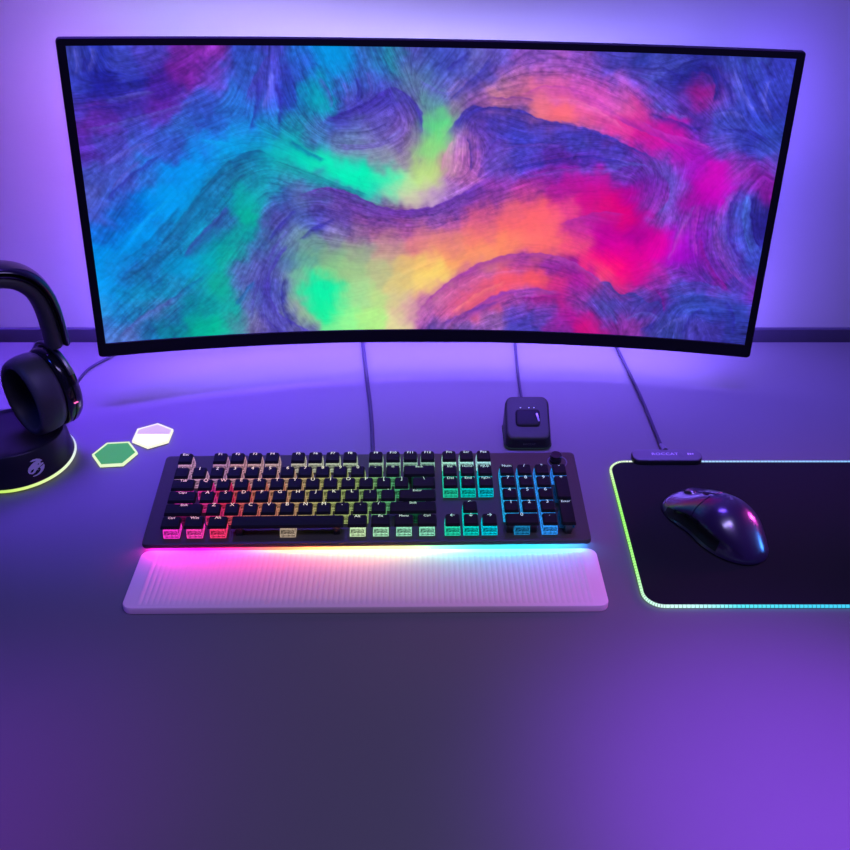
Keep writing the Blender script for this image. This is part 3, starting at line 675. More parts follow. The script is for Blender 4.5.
# ------------------------------------------------------------------ keyboard
U = .01905
kb_yaw, kb_tilt = .0164, .0777
krot = Matrix.Rotation(kb_yaw, 3, 'Z') @ Matrix.Rotation(kb_tilt, 3, 'X')
kb = empty('keyboard', (-.0582, .8203, .035), krot)
tag(kb, 'black full-size mechanical keyboard with rainbow lit switches', 'keyboard')
PL = -.0165                       # plate level under the keycap tops
KX0, KX1, KY0, KY1 = -.2325, .2285, -.0665, .0735
case = prism(rrect(KX0, KX1, KY0, KY1, .006), PL-.0048, PL-.0016, .001)
add_loft(case, [[(x, y, z) for x, y in rrect(KX0+.003, KX1-.003, KY0+.0150, KY1-.002, .005)] for z in (PL-.0105, PL-.0046)])
obj('case', case, M['kbside'], kb)
obj('top_plate', prism(rrect(KX0+.0004, KX1-.0004, KY0+.0004, KY1-.0004, .0055), PL-.0015, PL, .0008), M['plate'], kb)
for sx in (-.19, .19):
    obj('foot', box((.03, .012, .0095), (sx, KY1-.016, PL-.0152), .001), M['black'], kb)
    obj('rubber_pad', box((.03, .008, .0035), (sx, KY0+.034, PL-.0121), .0006), M['black'], kb)
# LED light bar along the front edge
bm = bmesh.new()
NB = 90
x0b, x1b = KX0+.004, KX1-.004
rows = []
for i in range(NB+1):
    x = x0b+(x1b-x0b)*i/NB
    rows.append([bm.verts.new((x, KY0+.0144, z)) for z in (PL-.0098, PL-.0052)])
for a_, b_ in zip(rows[:-1], rows[1:]): bm.faces.new((a_[0], b_[0], b_[1], a_[1]))
bar_cols = []
BAR = [(0, (.95, .02, .60)), (.12, (1, .0, .32)), (.22, (1, .03, .12)), (.30, (1, .14, .05)), (.40, (1, .34, .10)), (.50, (.90, .50, .16)),
       (.58, (.50, .60, .18)), (.66, (.16, .62, .30)), (.74, (.04, .55, .45)), (.84, (.02, .48, .62)), (.93, (.03, .32, .75)), (1, (.04, .20, .75))]
bm.verts.ensure_lookup_table()
for v in bm.verts:
    c = ramp(BAR, (v.co.x-x0b)/(x1b-x0b)); bar_cols.append((*c, 1))
M['bar'] = emission_attr('light_bar_leds', 112.0)
lb = obj('light_bar', bm, M['bar'], kb, smooth=False); set_glow(lb, bar_cols)

KEYCOL = [(0, (.95, .03, .70)), (1.9, (1, .05, .45)), (3.2, (1, .04, .16)), (5, (.95, .26, .20)), (6.8, (.85, .46, .26)), (8.5, (.66, .64, .24)), (10.6, (.48, .70, .24)),
          (11.9, (.20, .66, .28)), (13.5, (.06, .58, .28)), (15.6, (.02, .66, .38)), (16.8, (.0, .62, .55)), (17.8, (.0, .56, .72)), (19, (.02, .42, .85)), (21.5, (.03, .26, .95))]
def key_colour(u, v):
    c = ramp(KEYCOL, u)
    k = 0
    if v > 3.5: k = .55*max(0, min(1, (8-u)/5))           # the top left LEDs run whiter
    if v > 5: k = max(k, .5)
    if v == 0 and 5 < u < 15: k = max(k, .28)
    w = (.85, .8, 1.0) if u < 6 else (.8, 1, .95)
    if v >= 4 and 1.5 < u < 3: w = (.55, .62, 1)
    return tuple(a+(b-a)*k for a, b in zip(c, w))

keys = []
def row(v, items, u=0.0):
    for lab, w in items:
        if lab is not None: keys.append((lab, u+w/2, v, w, 1))
        u += w
one = lambda s: [(c, 1) for c in s]
row(5.25, [('Esc', 1), (None, 1)]+[('F%d' % i, 1) for i in range(1, 5)]+[(None, .5)]+[('F%d' % i, 1) for i in range(5, 9)]+[(None, .5)]+[('F%d' % i, 1) for i in range(9, 13)]+[(None, .25), ('Prt', 1), ('Scr', 1), ('Pse', 1)])
row(4, one('`1234567890-=')+[('Back', 2), (None, .25), ('Ins', 1), ('Home', 1), ('PgUp', 1), (None, .25), ('Num', 1), ('/', 1), ('*', 1), ('-', 1)])
row(3, [('Tab', 1.5)]+one('QWERTYUIOP[]')+[('\\', 1.5), (None, .25), ('Del', 1), ('End', 1), ('PgDn', 1), (None, .25), ('7', 1), ('8', 1), ('9', 1)])
row(2, [('Caps', 1.75)]+one("ASDFGHJKL;'")+[('Enter', 2.25), (None, 3.5), ('4', 1), ('5', 1), ('6', 1)])
row(1, [('Shift', 2.25)]+one('ZXCVBNM,./')+[('Shift', 2.75), (None, 1.25), ('\u2191', 1), (None, 1.25), ('1', 1), ('2', 1), ('3', 1)])
row(0, [('Ctrl', 1.25), ('Win', 1.25), ('Alt', 1.25), (' ', 6.25), ('Alt', 1.25), ('Fn', 1.25), ('Menu', 1.25), ('Ctrl', 1.25), (None, .25), ('\u2190', 1), ('\u2193', 1), ('\u2192', 1), (None, .25), ('0', 2), ('.', 1)])
keys.append(('+', 22, 2.5, 1, 2)); keys.append(('Enter', 22, .5, 1, 2))

CAPH = .0036
cap_mesh = {}
def cap_me(w, h):
    if (w, h) not in cap_mesh:
        bw, bh = w*U-.0040, h*U-.0030
        tw, tt = bw-.0018, bh-.0022
        rg = lambda x, y, r, z, dy=0: [(px, py+dy, z) for px, py in rrect(-x/2, x/2, -y/2, y/2, r, 3)]
        bm = loft([rg(bw-.001, bh-.001, .0012, -CAPH), rg(bw, bh, .0014, -CAPH+.0003), rg(tw+.0003, tt+.0003, .0015, -.0005, .0003), rg(tw-.0006, tt-.0006, .0014, -.0001, .0003), rg(tw-.0022, tt-.0022, .0012, -.0003, .0003)])
        o = obj('keycap', bm, M['key'])
        cap_mesh[(w, h)] = o.data; bpy.data.objects.remove(o)
    return cap_mesh[(w, h)]
# switch: clear housing with a lit core
M['switch_rim'] = emission_objcol('switch_housing_glow', 1.15, .45, 700)
M['switch_core'] = emission_objcol('switch_core_glow', .62, .75, 420)
M['switch_dark'] = principled('switch_skirt', (.02, .02, .025), .4, noise=.1, noise_scale=200)
M['legend'] = emission_objcol('legend_glow', 1.2)
def switch_me():
    bm = bmesh.new()
    w = .0080; z0 = PL; z1 = -CAPH-.0002
    zz = [z0, z0+.0035, z1-.002, z1]
    ww = [w, w, w*.93, w*.62]
    add_loft(bm, [[(sx*q, sy*q, z) for sx, sy in ((-1, -1), (1, -1), (1, 1), (-1, 1))] for q, z in zip(ww, zz)])
    # a recessed window in the lower front and back and side faces
    sides = [f for f in bm.faces if abs(f.normal.z) < .5]
    bmesh.ops.recalc_face_normals(bm, faces=bm.faces[:])
    tall = [f for f in bm.faces if abs(f.normal.z) < .35 and f.calc_center_median().z < z0+.009 ]
    r = bmesh.ops.inset_individual(bm, faces=tall, thickness=.0011, depth=-.0005)
    for f in tall: f.material_index = 1
    o = obj('switch', bm, [M['switch_rim'], M['switch_core']], smooth=False)
    me = o.data; bpy.data.objects.remove(o); return me
sw_mesh = switch_me()
DARK_SWITCH = {('Enter', .5), ('Enter', 2), ('Back', 4), ('Shift', 1)}
for lab, u, v, w, h in keys:
    x = (u-11.25)*U; y = (v-2.6)*U
    cap = link(bpy.data.objects.new('keycap', cap_me(w, h)), kb)
    cap.location = (x, y, 0)
    c = key_colour(u, v)
    if lab.strip():
        size = .0066 if len(lab) == 1 else (.0052 if len(lab) <= 3 else .0044)
        lg = obj('legend', text_bm(lab, size), M['legend'], cap, smooth=False)
        lg.location = (0, .0052+(h-1)*U/2, .0001); wc = .5
        lg.color = (*[a_*wc+(1-wc) for a_ in c], 1)
    sw = link(bpy.data.objects.new('switch', sw_mesh), cap)
    dim = 1.15 if v == 0 else (.62 if u < 15 else 1.0)
    if w > 1.9 or h > 1: dim = .55 if lab in (' ', '0') else .12
    sw.color = (*[a_*dim for a_ in c], 1)
    if w >= 2 or h >= 2:                       # dark stabiliser stems under the long keys
        off = .0119 if max(w, h) < 3 else .05
        for sgn in (-1, 1):
            lo = (sgn*off, 0, (PL-CAPH)/2) if w >= h else (0, sgn*off, (PL-CAPH)/2)
            obj('stabiliser', box((.007, .010, -PL-CAPH-.0004), lo, .0006), M['switch_dark'], cap)
# volume roller, indicators and a ring engraved round the roller
kn = obj('volume_knob', xform(revolve([(0, 0), (.0062, 0), (.0066, .0006), (.0066, .0090), (.0060, .0098), (.0, .0098)], 28), Matrix.Translation((.2055, .0575, PL))), M['gloss'], kb)
obj('knob_ring', xform(revolve([(.0098, .0000), (.0102, .0004), (.0108, .0004), (.0112, .0)], 36), Matrix.Translation((.2075, .0565, PL))), M['printdim'], kb)
for i in range(3):
    o = obj('indicator_light', box((.0042, .0022, .0006), ((18.5+i+.5-11.25)*U-.001, (5.0-2.6)*U+.004, PL+.0002), .0002), M['legend'], kb)
    o.color = (.75, .95, 1, 1)
def cable_r(pts, r, n=8): return tube(catmull(pts, 10), r, n=n)
kinv = (Matrix.Translation((-.0582, .8203, .035)) @ krot.to_4x4()).inverted()
kc = [kinv @ Vector(p) for p in ((-.0605, .892, .013), (-.0610, .915, .008), (-.0612, .9327, .0035), (-.0669, 1.0067, .0034), (-.0759, 1.0891, .0034), (-.0857, 1.178, .0036), (-.0870, 1.1930, .0036), (-.0875, 1.2000, -.010), (-.0875, 1.2003, -.10), (-.0875, 1.2003, -.35))]
obj('cable', cable_r(kc, .0024), M['cable'], kb)

# ------------------------------------------------------------------ palm rest
pr = empty('palm_rest', (-.0570, .7133, 0), Matrix.Rotation(.0075, 3, 'Z'))
tag(pr, 'frosted ribbed palm rest in front of the keyboard, tinted by its rainbow light', 'palm rest')
PW, PD = .4660, .0886
m, nt, out = new_mat('frosted_acrylic')
pb = nt.nodes.new('ShaderNodeBsdfPrincipled')
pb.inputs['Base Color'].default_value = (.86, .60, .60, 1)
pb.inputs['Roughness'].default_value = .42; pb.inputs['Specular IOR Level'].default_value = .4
tc = nt.nodes.new('ShaderNodeTexCoord'); nz = nt.nodes.new('ShaderNodeTexNoise'); nz.inputs['Scale'].default_value = 1500
bp = nt.nodes.new('ShaderNodeBump'); bp.inputs['Strength'].default_value = .1; bp.inputs['Distance'].default_value = .0003
nt.links.new(tc.outputs['Object'], nz.inputs['Vector']); nt.links.new(nz.outputs['Fac'], bp.inputs['Height'])
nt.links.new(bp.outputs[0], pb.inputs['Normal']); nt.links.new(pb.outputs[0], out.inputs[0])
M['acrylic'] = m
PH0, PH1 = .0086, .0032
ph_at = lambda y: PH0+(PH1-PH0)*(y+PD/2)/PD
pout = rrect(-PW/2, PW/2, -PD/2, PD/2, .010, 8)
p1, p2 = inset(pout, .0006), inset(pout, .0018)
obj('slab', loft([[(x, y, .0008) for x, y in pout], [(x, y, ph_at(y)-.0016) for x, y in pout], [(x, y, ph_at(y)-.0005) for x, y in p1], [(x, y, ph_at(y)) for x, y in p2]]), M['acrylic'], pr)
# ribbed field on top
RIB = .00535; nrib = 82; per = 8
rw = nrib*RIB
vx = [-rw/2+rw*i/(nrib*per) for i in range(nrib*per+1)]
vy = [-PD/2+.0035, -PD/2+.0055, -PD/2+.012, -.02, 0, .02, PD/2-.014, PD/2-.0075, PD/2-.0045]
verts = []; faces = []
for j, y in enumerate(vy):
    edge = 0 if j in (0, len(vy)-1) else (.8 if j in (1, len(vy)-2) else 1)
    for i, x in enumerate(vx):
        ph = (i % per)/per
        hgt = .00055*abs(math.sin(math.pi*ph))**.8
        verts.append((x, y, ph_at(y)-.0002+edge*(hgt+.0002)))
nx = len(vx)
for j in range(len(vy)-1):
    for i in range(nx-1):
        a_ = j*nx+i; faces.append((a_, a_+1, a_+nx+1, a_+nx))
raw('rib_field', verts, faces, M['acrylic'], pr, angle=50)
for sx in (-.19, 0, .19):
    obj('rubber_pad', box((.03, .01, .0008), (sx, -.02, .0006)), M['black'], pr)

# ------------------------------------------------------------------ mouse pad
pad = empty('mouse_pad', (.44, .7925, 0))
tag(pad, 'black cloth mouse pad with a glowing green to cyan edge, under the mouse', 'mouse pad')
px0, px1, py0, py1 = .2110-.44, .70-.44, .6752-.7925, .9095-.7925
pout = rrect(px0, px1, py0, py1, .020, 12)
obj('cloth', prism(inset(pout, .0022), .0002, .0032, .0004), M['fabric'], pad)
path = []
pp = rrect(px0+.001, px1-.001, py0+.001, py1-.001, .019, 12)
for i in range(len(pp)):
    a_, b_ = Vector(pp[i]), Vector(pp[(i+1) % len(pp)])
    n = max(1, int((b_-a_).length/.004))
    for k in range(n): q = a_.lerp(b_, k/n); path.append((q.x, q.y, .0024))
bm = tube(path, .0016, n=8, closed=True)
bm.verts.ensure_lookup_table()
def pad_col(x, y):
    if x < px0+.03 and y > py0+.012 and y < py1-.016:
        return ramp([(py0+.012, (.60, 1, .70)), (py0+.05, (.40, 1, .25)), (0.02, (.34, 1, .16)), (py1-.05, (.45, 1, .25)), (py1-.016, (.75, 1, .55))], y)
    if y <= 0: return ramp([(px0, (.55, 1, .75)), (px0+.012, (.65, 1, .85)), (px0+.045, (.55, 1, .95)), (px0+.09, (.10, .75, .85)), (px0+.16, (.06, .62, .85)), (px0+.3, (.05, .55, 1))], x)
    return ramp([(px0, (.75, 1, .55)), (px0+.03, (.85, 1, .80)), (px0+.11, (.40, .65, 1)), (px0+.3, (.25, .55, 1))], x)
cols = [(*pad_col(v.co.x, v.co.y), 1) for v in bm.verts]
M['edge'] = emission_attr('edge_light', 1.15)
el = obj('light_edge', bm, M['edge'], pad); set_glow(el, cols)
el['label'] = 'glowing green and cyan rim'
# stitched thread over the light edge
bm = bmesh.new()
for i in range(0, len(path)):
    x, y, z = path[i]
    if x > .12: continue
    q = Vector(path[(i+1) % len(path)])-Vector(path[i-1]); q.normalize()
    s = Vector((-q.y, q.x, 0))
    add_tube(bm, [Vector((x, y, z))-s*.0021-Vector((0, 0, .001)), Vector((x, y, z))-s*.0012+Vector((0, 0, .0016)), Vector((x, y, z))+s*.0012+Vector((0, 0, .0016)), Vector((x, y, z))+s*.0021-Vector((0, 0, .001))], .00022, n=4)
st = obj('edge_stitching', bm, principled('stitch_thread', (.05, .07, .08), .7, noise=.2, noise_scale=600), pad)
# control box at the rear left
cbx = .2795-.44; cby = .9130-.7925
cb = obj('control_box', prism(rrect(cbx-.0405, cbx+.0405, cby-.0110, cby+.0110, .0088), .0034, .0090, .0015), M['stand'], pad)
obj('faceplate', prism(rrect(cbx-.0395, cbx+.0395, cby-.0100, cby+.0104, .0082), .0086, .0098, .0008), M['box'], cb)
o = obj('logo', text_bm('ROCCAT', .0072), M['print'], cb, smooth=False); o.location = (cbx-.002, cby+.0010, .00985); o.scale = (1.05, .9, 1)
bm = bmesh.new()
for k in range(3): add_box(bm, (.0016, .0034-.0006*k, .0002), (cbx+.0250+k*.0026, cby+.0012, .0099))
obj('light_mode_icon', bm, M['print'], cb, smooth=False)
obj('button', prism(rrect(cbx+.014, cbx+.020, cby-.004, cby+.004, .0025), .0096, .0101, .0003), M['box'], cb)
obj('strain_relief', tube([(cbx+.0005, cby+.010, .0070), (cbx+.0000, cby+.019, .0055), (cbx-.001, cby+.027, .0040)], [.0042, .0034, .0024], n=12), M['box'], cb)
pc_ = [(.2788-.44, .9385-.7925, .0045), (.2779-.44, .9698-.7925, .0030), (.2744-.44, 1.0503-.7925, .0030), (.2650-.44, 1.165-.7925, .0031), (.2630-.44, 1.191-.7925, .0036), (.2622-.44, 1.1992-.7925, -.004), (.262-.44, 1.2005-.7925, -.02), (.262-.44, 1.2005-.7925, -.35)]
obj('cable', cable_r(pc_, .0021), M['cable'], pad)

# ------------------------------------------------------------------ mouse
MZ = .0034
mouse = empty('mouse', (.3065, .7895, MZ), Matrix.Rotation(R(31), 3, 'Z'))
tag(mouse, 'glossy black wireless mouse with purple and pink reflections, on the mouse pad', 'mouse')
ML = .0635
MW = .0355
def mw(y):
    t = y/ML
    if t < 0: w = MW*(1-abs(t)**2.6)**.5
    else: w = MW*(1-abs(t)**4.5)**.42
    return w*(1-.10*math.exp(-((t-.18)/.30)**2))
def mh(y):
    t = y/ML
    base = .0392*math.exp(-((t+.12)/.88)**2)
    if t < -.3: base *= (1-((-t-.3)/.7)**2.6)**.5 if t > -1 else 0
    if t > .82: base *= (1-((t-.82)/.18)**2*.55)
    return max(base, .0)
def msurf(y, a, off=0):
    """a from 0 (right flank) to pi (left flank)"""
    w = mw(y)+off; h = mh(y)+off
    ca, sa = math.cos(a), math.sin(a)
    n = 2.35
    x = math.copysign(abs(ca)**(2/n), ca)*w
    z = .0016+abs(sa)**(2/n)*h
    x *= 1-.10*math.exp(-((z-.012)/.009)**2)*(1 if h > .012 else .3)
    return Vector((x, y, z))
ys = [ML*math.sin(math.pi/2*(-1+2*i/44)) for i in range(45)]
ys[0] *= .999; ys[-1] *= .999
NA = 36
rings = [[msurf(y, math.pi*k/NA) for k in range(NA+1)] for y in ys]
obj('body', loft(rings), M['mouse'], mouse, angle=60)
def patch(name, y0, y1, a0, a1, off, mat, ny=20, na=14, th=.0012):
    top = [[msurf(y0+(y1-y0)*j/ny, a0+(a1-a0)*i/na, off) for i in range(na+1)] for j in range(ny+1)]
    bot = [[msurf(y0+(y1-y0)*j/ny, a0+(a1-a0)*i/na, off-th) for i in range(na+1)] for j in range(ny+1)]
    bm = bmesh.new()
    T = [[bm.verts.new(p) for p in r] for r in top]; B = [[bm.verts.new(p) for p in r] for r in bot]
    for j in range(ny):
        for i in range(na):
            bm.faces.new((T[j][i], T[j][i+1], T[j+1][i+1], T[j+1][i])); bm.faces.new((B[j][i], B[j+1][i], B[j+1][i+1], B[j][i+1]))
    rim = [(j, 0) for j in range(ny)]+[(ny, i) for i in range(na)]+[(j, na) for j in range(ny, 0, -1)]+[(0, i) for i in range(na, 0, -1)]
    for q in range(len(rim)):
        (a_, b_), (c_, d_) = rim[q], rim[(q+1) % len(rim)]
        bm.faces.new((T[a_][b_], B[a_][b_], B[c_][d_], T[c_][d_]))
    return obj(name, bm, mat, mouse, angle=50)
patch('right_button', .012, .0600, R(22), R(85.5), .0008, M['mouse'])
patch('left_button', .012, .0600, R(94.5), R(150), .0008, M['mouse'])
patch('palm_shell', -.0622, .0105, R(30), R(150), .0005, M['mouse'])
patch('side_grip', -.030, .045, R(154), R(176), .0005, M['mousegrip'])
patch('side_grip', -.030, .045, R(4), R(19), .0005, M['mousegrip'])
patch('side_button', .000, .0165, R(151.5), R(158), .0018, M['gloss'], 10, 6)
patch('side_button', .0178, .0340, R(151.5), R(158), .0018, M['gloss'], 10, 6)
wy = .040; wz = msurf(wy, math.pi/2).z-.0052
whl = revolve([(.0, -.0032), (.0078, -.0032), (.0088, -.0020), (.0090, 0), (.0088, .0020), (.0078, .0032), (0, .0032)], 32)
obj('scroll_wheel', xform(whl, Matrix.Translation((0, wy, wz)) @ Matrix.Rotation(R(90), 4, 'Y')), M['steel'], mouse)
obj('middle_button', box((.0042, .007, .0016), (0, .021, msurf(.021, math.pi/2).z+.0004), .0006, rot=Matrix.Rotation(R(-16), 3, 'X')), M['gloss'], mouse)
obj('glide_feet', box((.034, .09, .0016), (0, -.002, .0009), .0004), M['black'], mouse)

# ------------------------------------------------------------------ charging puck
pk = empty('charging_dock', (.1218, .9360, 0))
tag(pk, 'small wedge shaped black charging dock behind the keyboard', 'charging dock')
DW, DH0, DH1, DD_ = .0262, .0150, .0425, .0520
def wedge(w, y0, y1, r):
    return rrect(-w, w, y0, y1, r, 6)
slope = (DH1-DH0)/DD_
def dring(ins, dz, base=False):
    p = wedge(DW-ins, ins, DD_-ins, .0085-ins*.3)
    return [(x, y, (0.0022 if base else DH0+slope*y+dz)) for x, y in p]
bs = [(x*1.04, (y-.025)*1.04+.025, .0022) for x, y in wedge(DW, 0, DD_, .0085)]
bs2 = [(x*1.045, (y-.025)*1.045+.025, .0045) for x, y in wedge(DW, 0, DD_, .0085)]
obj('shell', loft([bs, bs2, dring(0, -.0035), dring(.0007, -.0012), dring(.0022, -.0002)]), M['stand'], pk, angle=40)
obj('top_plate', loft([dring(.0010, -.0014), dring(.0010, -.0006), dring(.0022, .0003), dring(.0032, .0004)], cap0=False), M['dock'], pk, angle=40)
obj('base_foot', prism(rrect(-.024, .024, .003, .047, .008), .0003, .0022), M['black'], pk)
# lit seam at the foot
sp = rrect(-DW*1.04, DW*1.04, -.0012, DD_+.0010, .009, 6)
o = obj('light_seam', tube([(x, y, .0026) for x, y in sp], .0009, n=6, closed=True), emission('seam_light', (.35, .6, 1), .03), pk)
# sloped top: recessed pocket and contact pins
sl = Matrix.Rotation(math.atan(slope), 4, 'X')
def on_top(x, y, h=0):
    n = Vector((0, -slope, 1)).normalized()
    return Vector((x, y, DH0+slope*y))+n*h
pk_w = [[on_top(x, y, h) for x, y in rrect(-.0145+e, .0145-e, .0150+e, .0345-e, .004, 5)] for e, h in ((0, .0004), (0, .0016), (.0008, .0022), (.0030, .0024))]
obj('mouse_cradle', loft(pk_w), M['pocket'], pk)
for x in (-.008, .002, .008):
    o = obj('status_light', box((.0014, .0014, .0006), on_top(x, .0375, .0002), .0002), M['legend'], pk); o.color = (.55, .6, .85, 1)
obj('contact_rail', xform(box((.0022, .011, .0012), (0, 0, 0), .0005), Matrix.Translation(on_top(.0118, .025, .0024)) @ sl @ Matrix.Rotation(R(12), 4, 'Z')), M['steel'], pk)
o = obj('logo', xform(text_bm('ROCCAT', .0036), Matrix.Rotation(R(84), 4, 'X')), M['printdim'], pk, smooth=False); o.location = (.001, -.0008, .0085)
dc = [(.0005, .0515, .0045), (.0010, .075, .0030), (.0010, .1103, .0027), (.0012, .1743, .0027), (.0030, .240, .0029), (.0034, .2520, .0032), (.0036, .2600, -.008), (.0036, .2605, -.1), (.0036, .2605, -.35)]
obj('cable', cable_r(dc, .0018), M['cable'], pk)

# ------------------------------------------------------------------ two glowing hexagon tiles
def hexagon(r, a0): return [(r*math.cos(R(a0+60*k)), r*math.sin(R(a0+60*k))) for k in range(6)]
def hex_tile(loc, r, a0, label, rimcol, face_mats, split=None):
    h = empty('light_tile', loc); tag(h, label, 'light tile', 'hexagon light tiles')
    obj('base', prism(hexagon(r*.97, a0), 0, .0012), M['black'], h, smooth=False)
    o, i = hexagon(r, a0), hexagon(r*.90, a0)
    bm = bmesh.new()
    L = [[bm.verts.new((x, y, z)) for x, y in q] for q, z in ((o, .0012), (o, .0042), (i, .0042), (i, .0014))]
    for a_, b_ in zip(L[:-1], L[1:]):
        for k in range(6): bm.faces.new((a_[k], a_[(k+1) % 6], b_[(k+1) % 6], b_[k]))
    obj('light_rim', bm, emission('tile_rim', rimcol, 1.0), h, smooth=False)
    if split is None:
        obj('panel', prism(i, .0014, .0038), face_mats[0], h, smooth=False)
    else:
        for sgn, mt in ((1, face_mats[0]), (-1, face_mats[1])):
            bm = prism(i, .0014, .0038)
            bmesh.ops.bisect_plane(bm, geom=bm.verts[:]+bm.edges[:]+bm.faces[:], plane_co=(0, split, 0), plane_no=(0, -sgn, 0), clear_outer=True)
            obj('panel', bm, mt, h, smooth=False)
    return h
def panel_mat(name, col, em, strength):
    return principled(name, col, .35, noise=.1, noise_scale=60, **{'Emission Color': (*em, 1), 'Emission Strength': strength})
hex_tile((-.3623, .9232, 0), .0262, 5, 'green glowing hexagon tile nearest the headset stand', (.82, 1, .62), [panel_mat('green_panel', (.02, .12, .02), (.05, .38, .06), .8)])
hex_tile((-.3266, .9607, 0), .0252, 29, 'lit-rimmed hexagon tile with a painted lilac and cream reflection, behind the green one', (1, .98, .82), [panel_mat('lilac_reflection', (.4, .4, .4), (.52, .42, .60), .75), panel_mat('cream_reflection', (.8, .8, .6), (.95, .93, .62), 1.0)], split=.002)  # lilac and cream halves: a reflection painted into the face as glow

# ------------------------------------------------------------------ headset stand
SX_, SY_ = -.4746, .9163
sd = empty('headset_stand', (SX_, SY_, 0))
tag(sd, 'round black headset stand with a glowing yellow-green base ring and a pale emblem', 'headset stand')
RB, RT, SH = .0650, .0590, .0400
def lean(bm):                      # the rim dips towards the back
    for v in bm.verts:
        if v.co.z > .012: v.co.z -= .09*v.co.y*min(1, (v.co.z-.012)/.024)
    return bm
obj('base_body', lean(revolve([(0, .003), (RB-.004, .003), (RB, .006), (RB-.001, .009), (RB-.0014, .012), (RT+.0012, SH-.001), (RT, SH), (RT-.003, SH+.0002), (RT-.0045, SH-.002)], 72)), M['stand'], sd, angle=50)
obj('dish', lean(revolve([(RT-.0042, SH-.0022), (RT-.009, SH-.008), (.0, SH-.010)], 72)), M['mesh'], sd, angle=50)
ringp = [((RB+.0004)*math.cos(2*math.pi*k/96), (RB+.0004)*math.sin(2*math.pi*k/96), .0038) for k in range(96)]
bm = tube(ringp, .0016, n=6, closed=True); bm.verts.ensure_lookup_table()
cols = []
for v in bm.verts:
    a_ = math.degrees(math.atan2(v.co.y, v.co.x))
    cols.append((*ramp([(-180, (.2, .9, .2)), (-100, (.42, .85, .10)), (-70, (.72, .95, .22)), (-35, (.85, 1, .50)), (0, (.85, .95, .85)), (40, (.55, .6, 1)), (180, (.2, .9, .2))], a_), 1))
rg = obj('light_ring', bm, emission_attr('ring_light', 1.0), sd); set_glow(rg, cols)
obj('foot_pad', revolve([(0, .0003), (RB-.008, .0003), (RB-.008, .0032), (0, .0032)], 48), M['black'], sd)
# emblem wrapped on the front of the base
EMB_AZ, EMB_H, EMB_S = -48.0, .0240, .0205
def emb(pts, off):
    out = []
    slope_r = (RT+.0012-(RB-.0014))/(SH-.013)
    for x, y in pts:
        z = EMB_H+(.5-y)*EMB_S
        r = RB-.0014+slope_r*(z-.012-.004)+off+.0003
        az = R(EMB_AZ)+(x-.5)*EMB_S/r
        out.append(Vector((r*math.cos(az), r*math.sin(az), z)))
    return out
A = [(.27, .06), (.45, 0), (.66, .02), (.84, .12), (.95, .26), (.84, .28), (.70, .18), (.56, .12), (.38, .10)]
Bp = [(.06, .52), (.14, .38), (.30, .26), (.46, .18), (.62, .15), (.74, .20), (.84, .30), (.80, .40), (.90, .37), (.97, .40), (.95, .47), (.82, .50), (.72, .56), (.62, .58), (.55, .62), (.64, .74), (.52, .64), (.40, .76), (.24, .82), (.10, .75), (.04, .64)]
Cp = [(.98, .50), (.98, .62), (.92, .74), (.80, .86), (.60, .96), (.40, .99), (.20, .97), (.24, .92), (.44, .91), (.60, .84), (.70, .75), (.73, .66), (.68, .60), (.76, .57), (.88, .54)]
bm = bmesh.new()
for P in (A, Bp, Cp):
    vs = [bm.verts.new(p) for p in emb(P, .0004)]; f = bm.faces.new(vs)
bmesh.ops.triangulate(bm, faces=bm.faces[:])
obj('emblem', bm, M['print'], sd, smooth=False)
bm = bmesh.new()
vs = [bm.verts.new(p) for p in emb([(.14, .68), (.24, .56), (.36, .54), (.38, .58), (.26, .70)], .0006)]; bm.faces.new(vs)
vs = [bm.verts.new(p) for p in emb([(.62, .36), (.70, .33), (.73, .36), (.66, .40)], .0006)]; bm.faces.new(vs)
bmesh.ops.triangulate(bm, faces=bm.faces[:])
obj('emblem_gap', bm, M['gloss'], sd, smooth=False)
cw = [(-.4370, .9790, .0120), (-.4480, 1.0200, .0032), (-.4530, 1.0700, .0028), (-.4480, 1.1150, .0028), (-.4248, 1.1511, .0028), (-.4080, 1.1760, .0030), (-.4000, 1.1935, .0034), (-.3960, 1.2005, -.008), (-.3960, 1.2010, -.1), (-.3960, 1.2010, -.35)]
obj('cable', cable_r([(x-SX_, y-SY_, z) for x, y, z in cw], .0018), M['cable'], sd)

# ------------------------------------------------------------------ headset
TH = R(30)
hx, hy = -.475, .900
HZ = .0410
hs = empty('headset', (hx, hy, HZ), Matrix.Rotation(TH, 3, 'Z'))
tag(hs, 'black over-ear headset with a padded headband, resting on the round stand', 'headset')
BZ = -HZ
AW, AZ0, AZ1 = .082, .144+BZ, .2385+BZ
def band_pt(t):
    """t in -1..1 over the head"""
    a_ = math.pi/2*(1-t)
    n = 3.5
    return Vector((math.copysign(abs(math.cos(a_))**(2/n), math.cos(a_))*AW, 0, AZ0+abs(math.sin(a_))**(2/n)*(AZ1-AZ0)))
N_ = 48
pts = [band_pt(-1+2*i/N_) for i in range(N_+1)]
oval = lambda a_, b_, n=14, off=(0, 0): [(off[0]+a_*math.cos(2*math.pi*k/n), off[1]+b_*math.sin(2*math.pi*k/n)) for k in range(n)]
def sweep(pts, section):
    """sweep in the local xz plane, section = (across y, outward)"""
    rings = []
    for i, p in enumerate(pts):
        t = (pts[min(i+1, len(pts)-1)]-pts[max(i-1, 0)]).normalized()
        nrm = Vector((-t.z, 0, t.x))
        if nrm.dot(p-Vector((0, 0, AZ0-.03))) < 0: nrm = -nrm
        rings.append([p+Vector((0, 1, 0))*a_+nrm*b_ for a_, b_ in section])
    return loft(rings)
obj('headband', sweep(pts, oval(.0165, .0048, 16, (0, .0065))), M['gloss'], hs, angle=60)
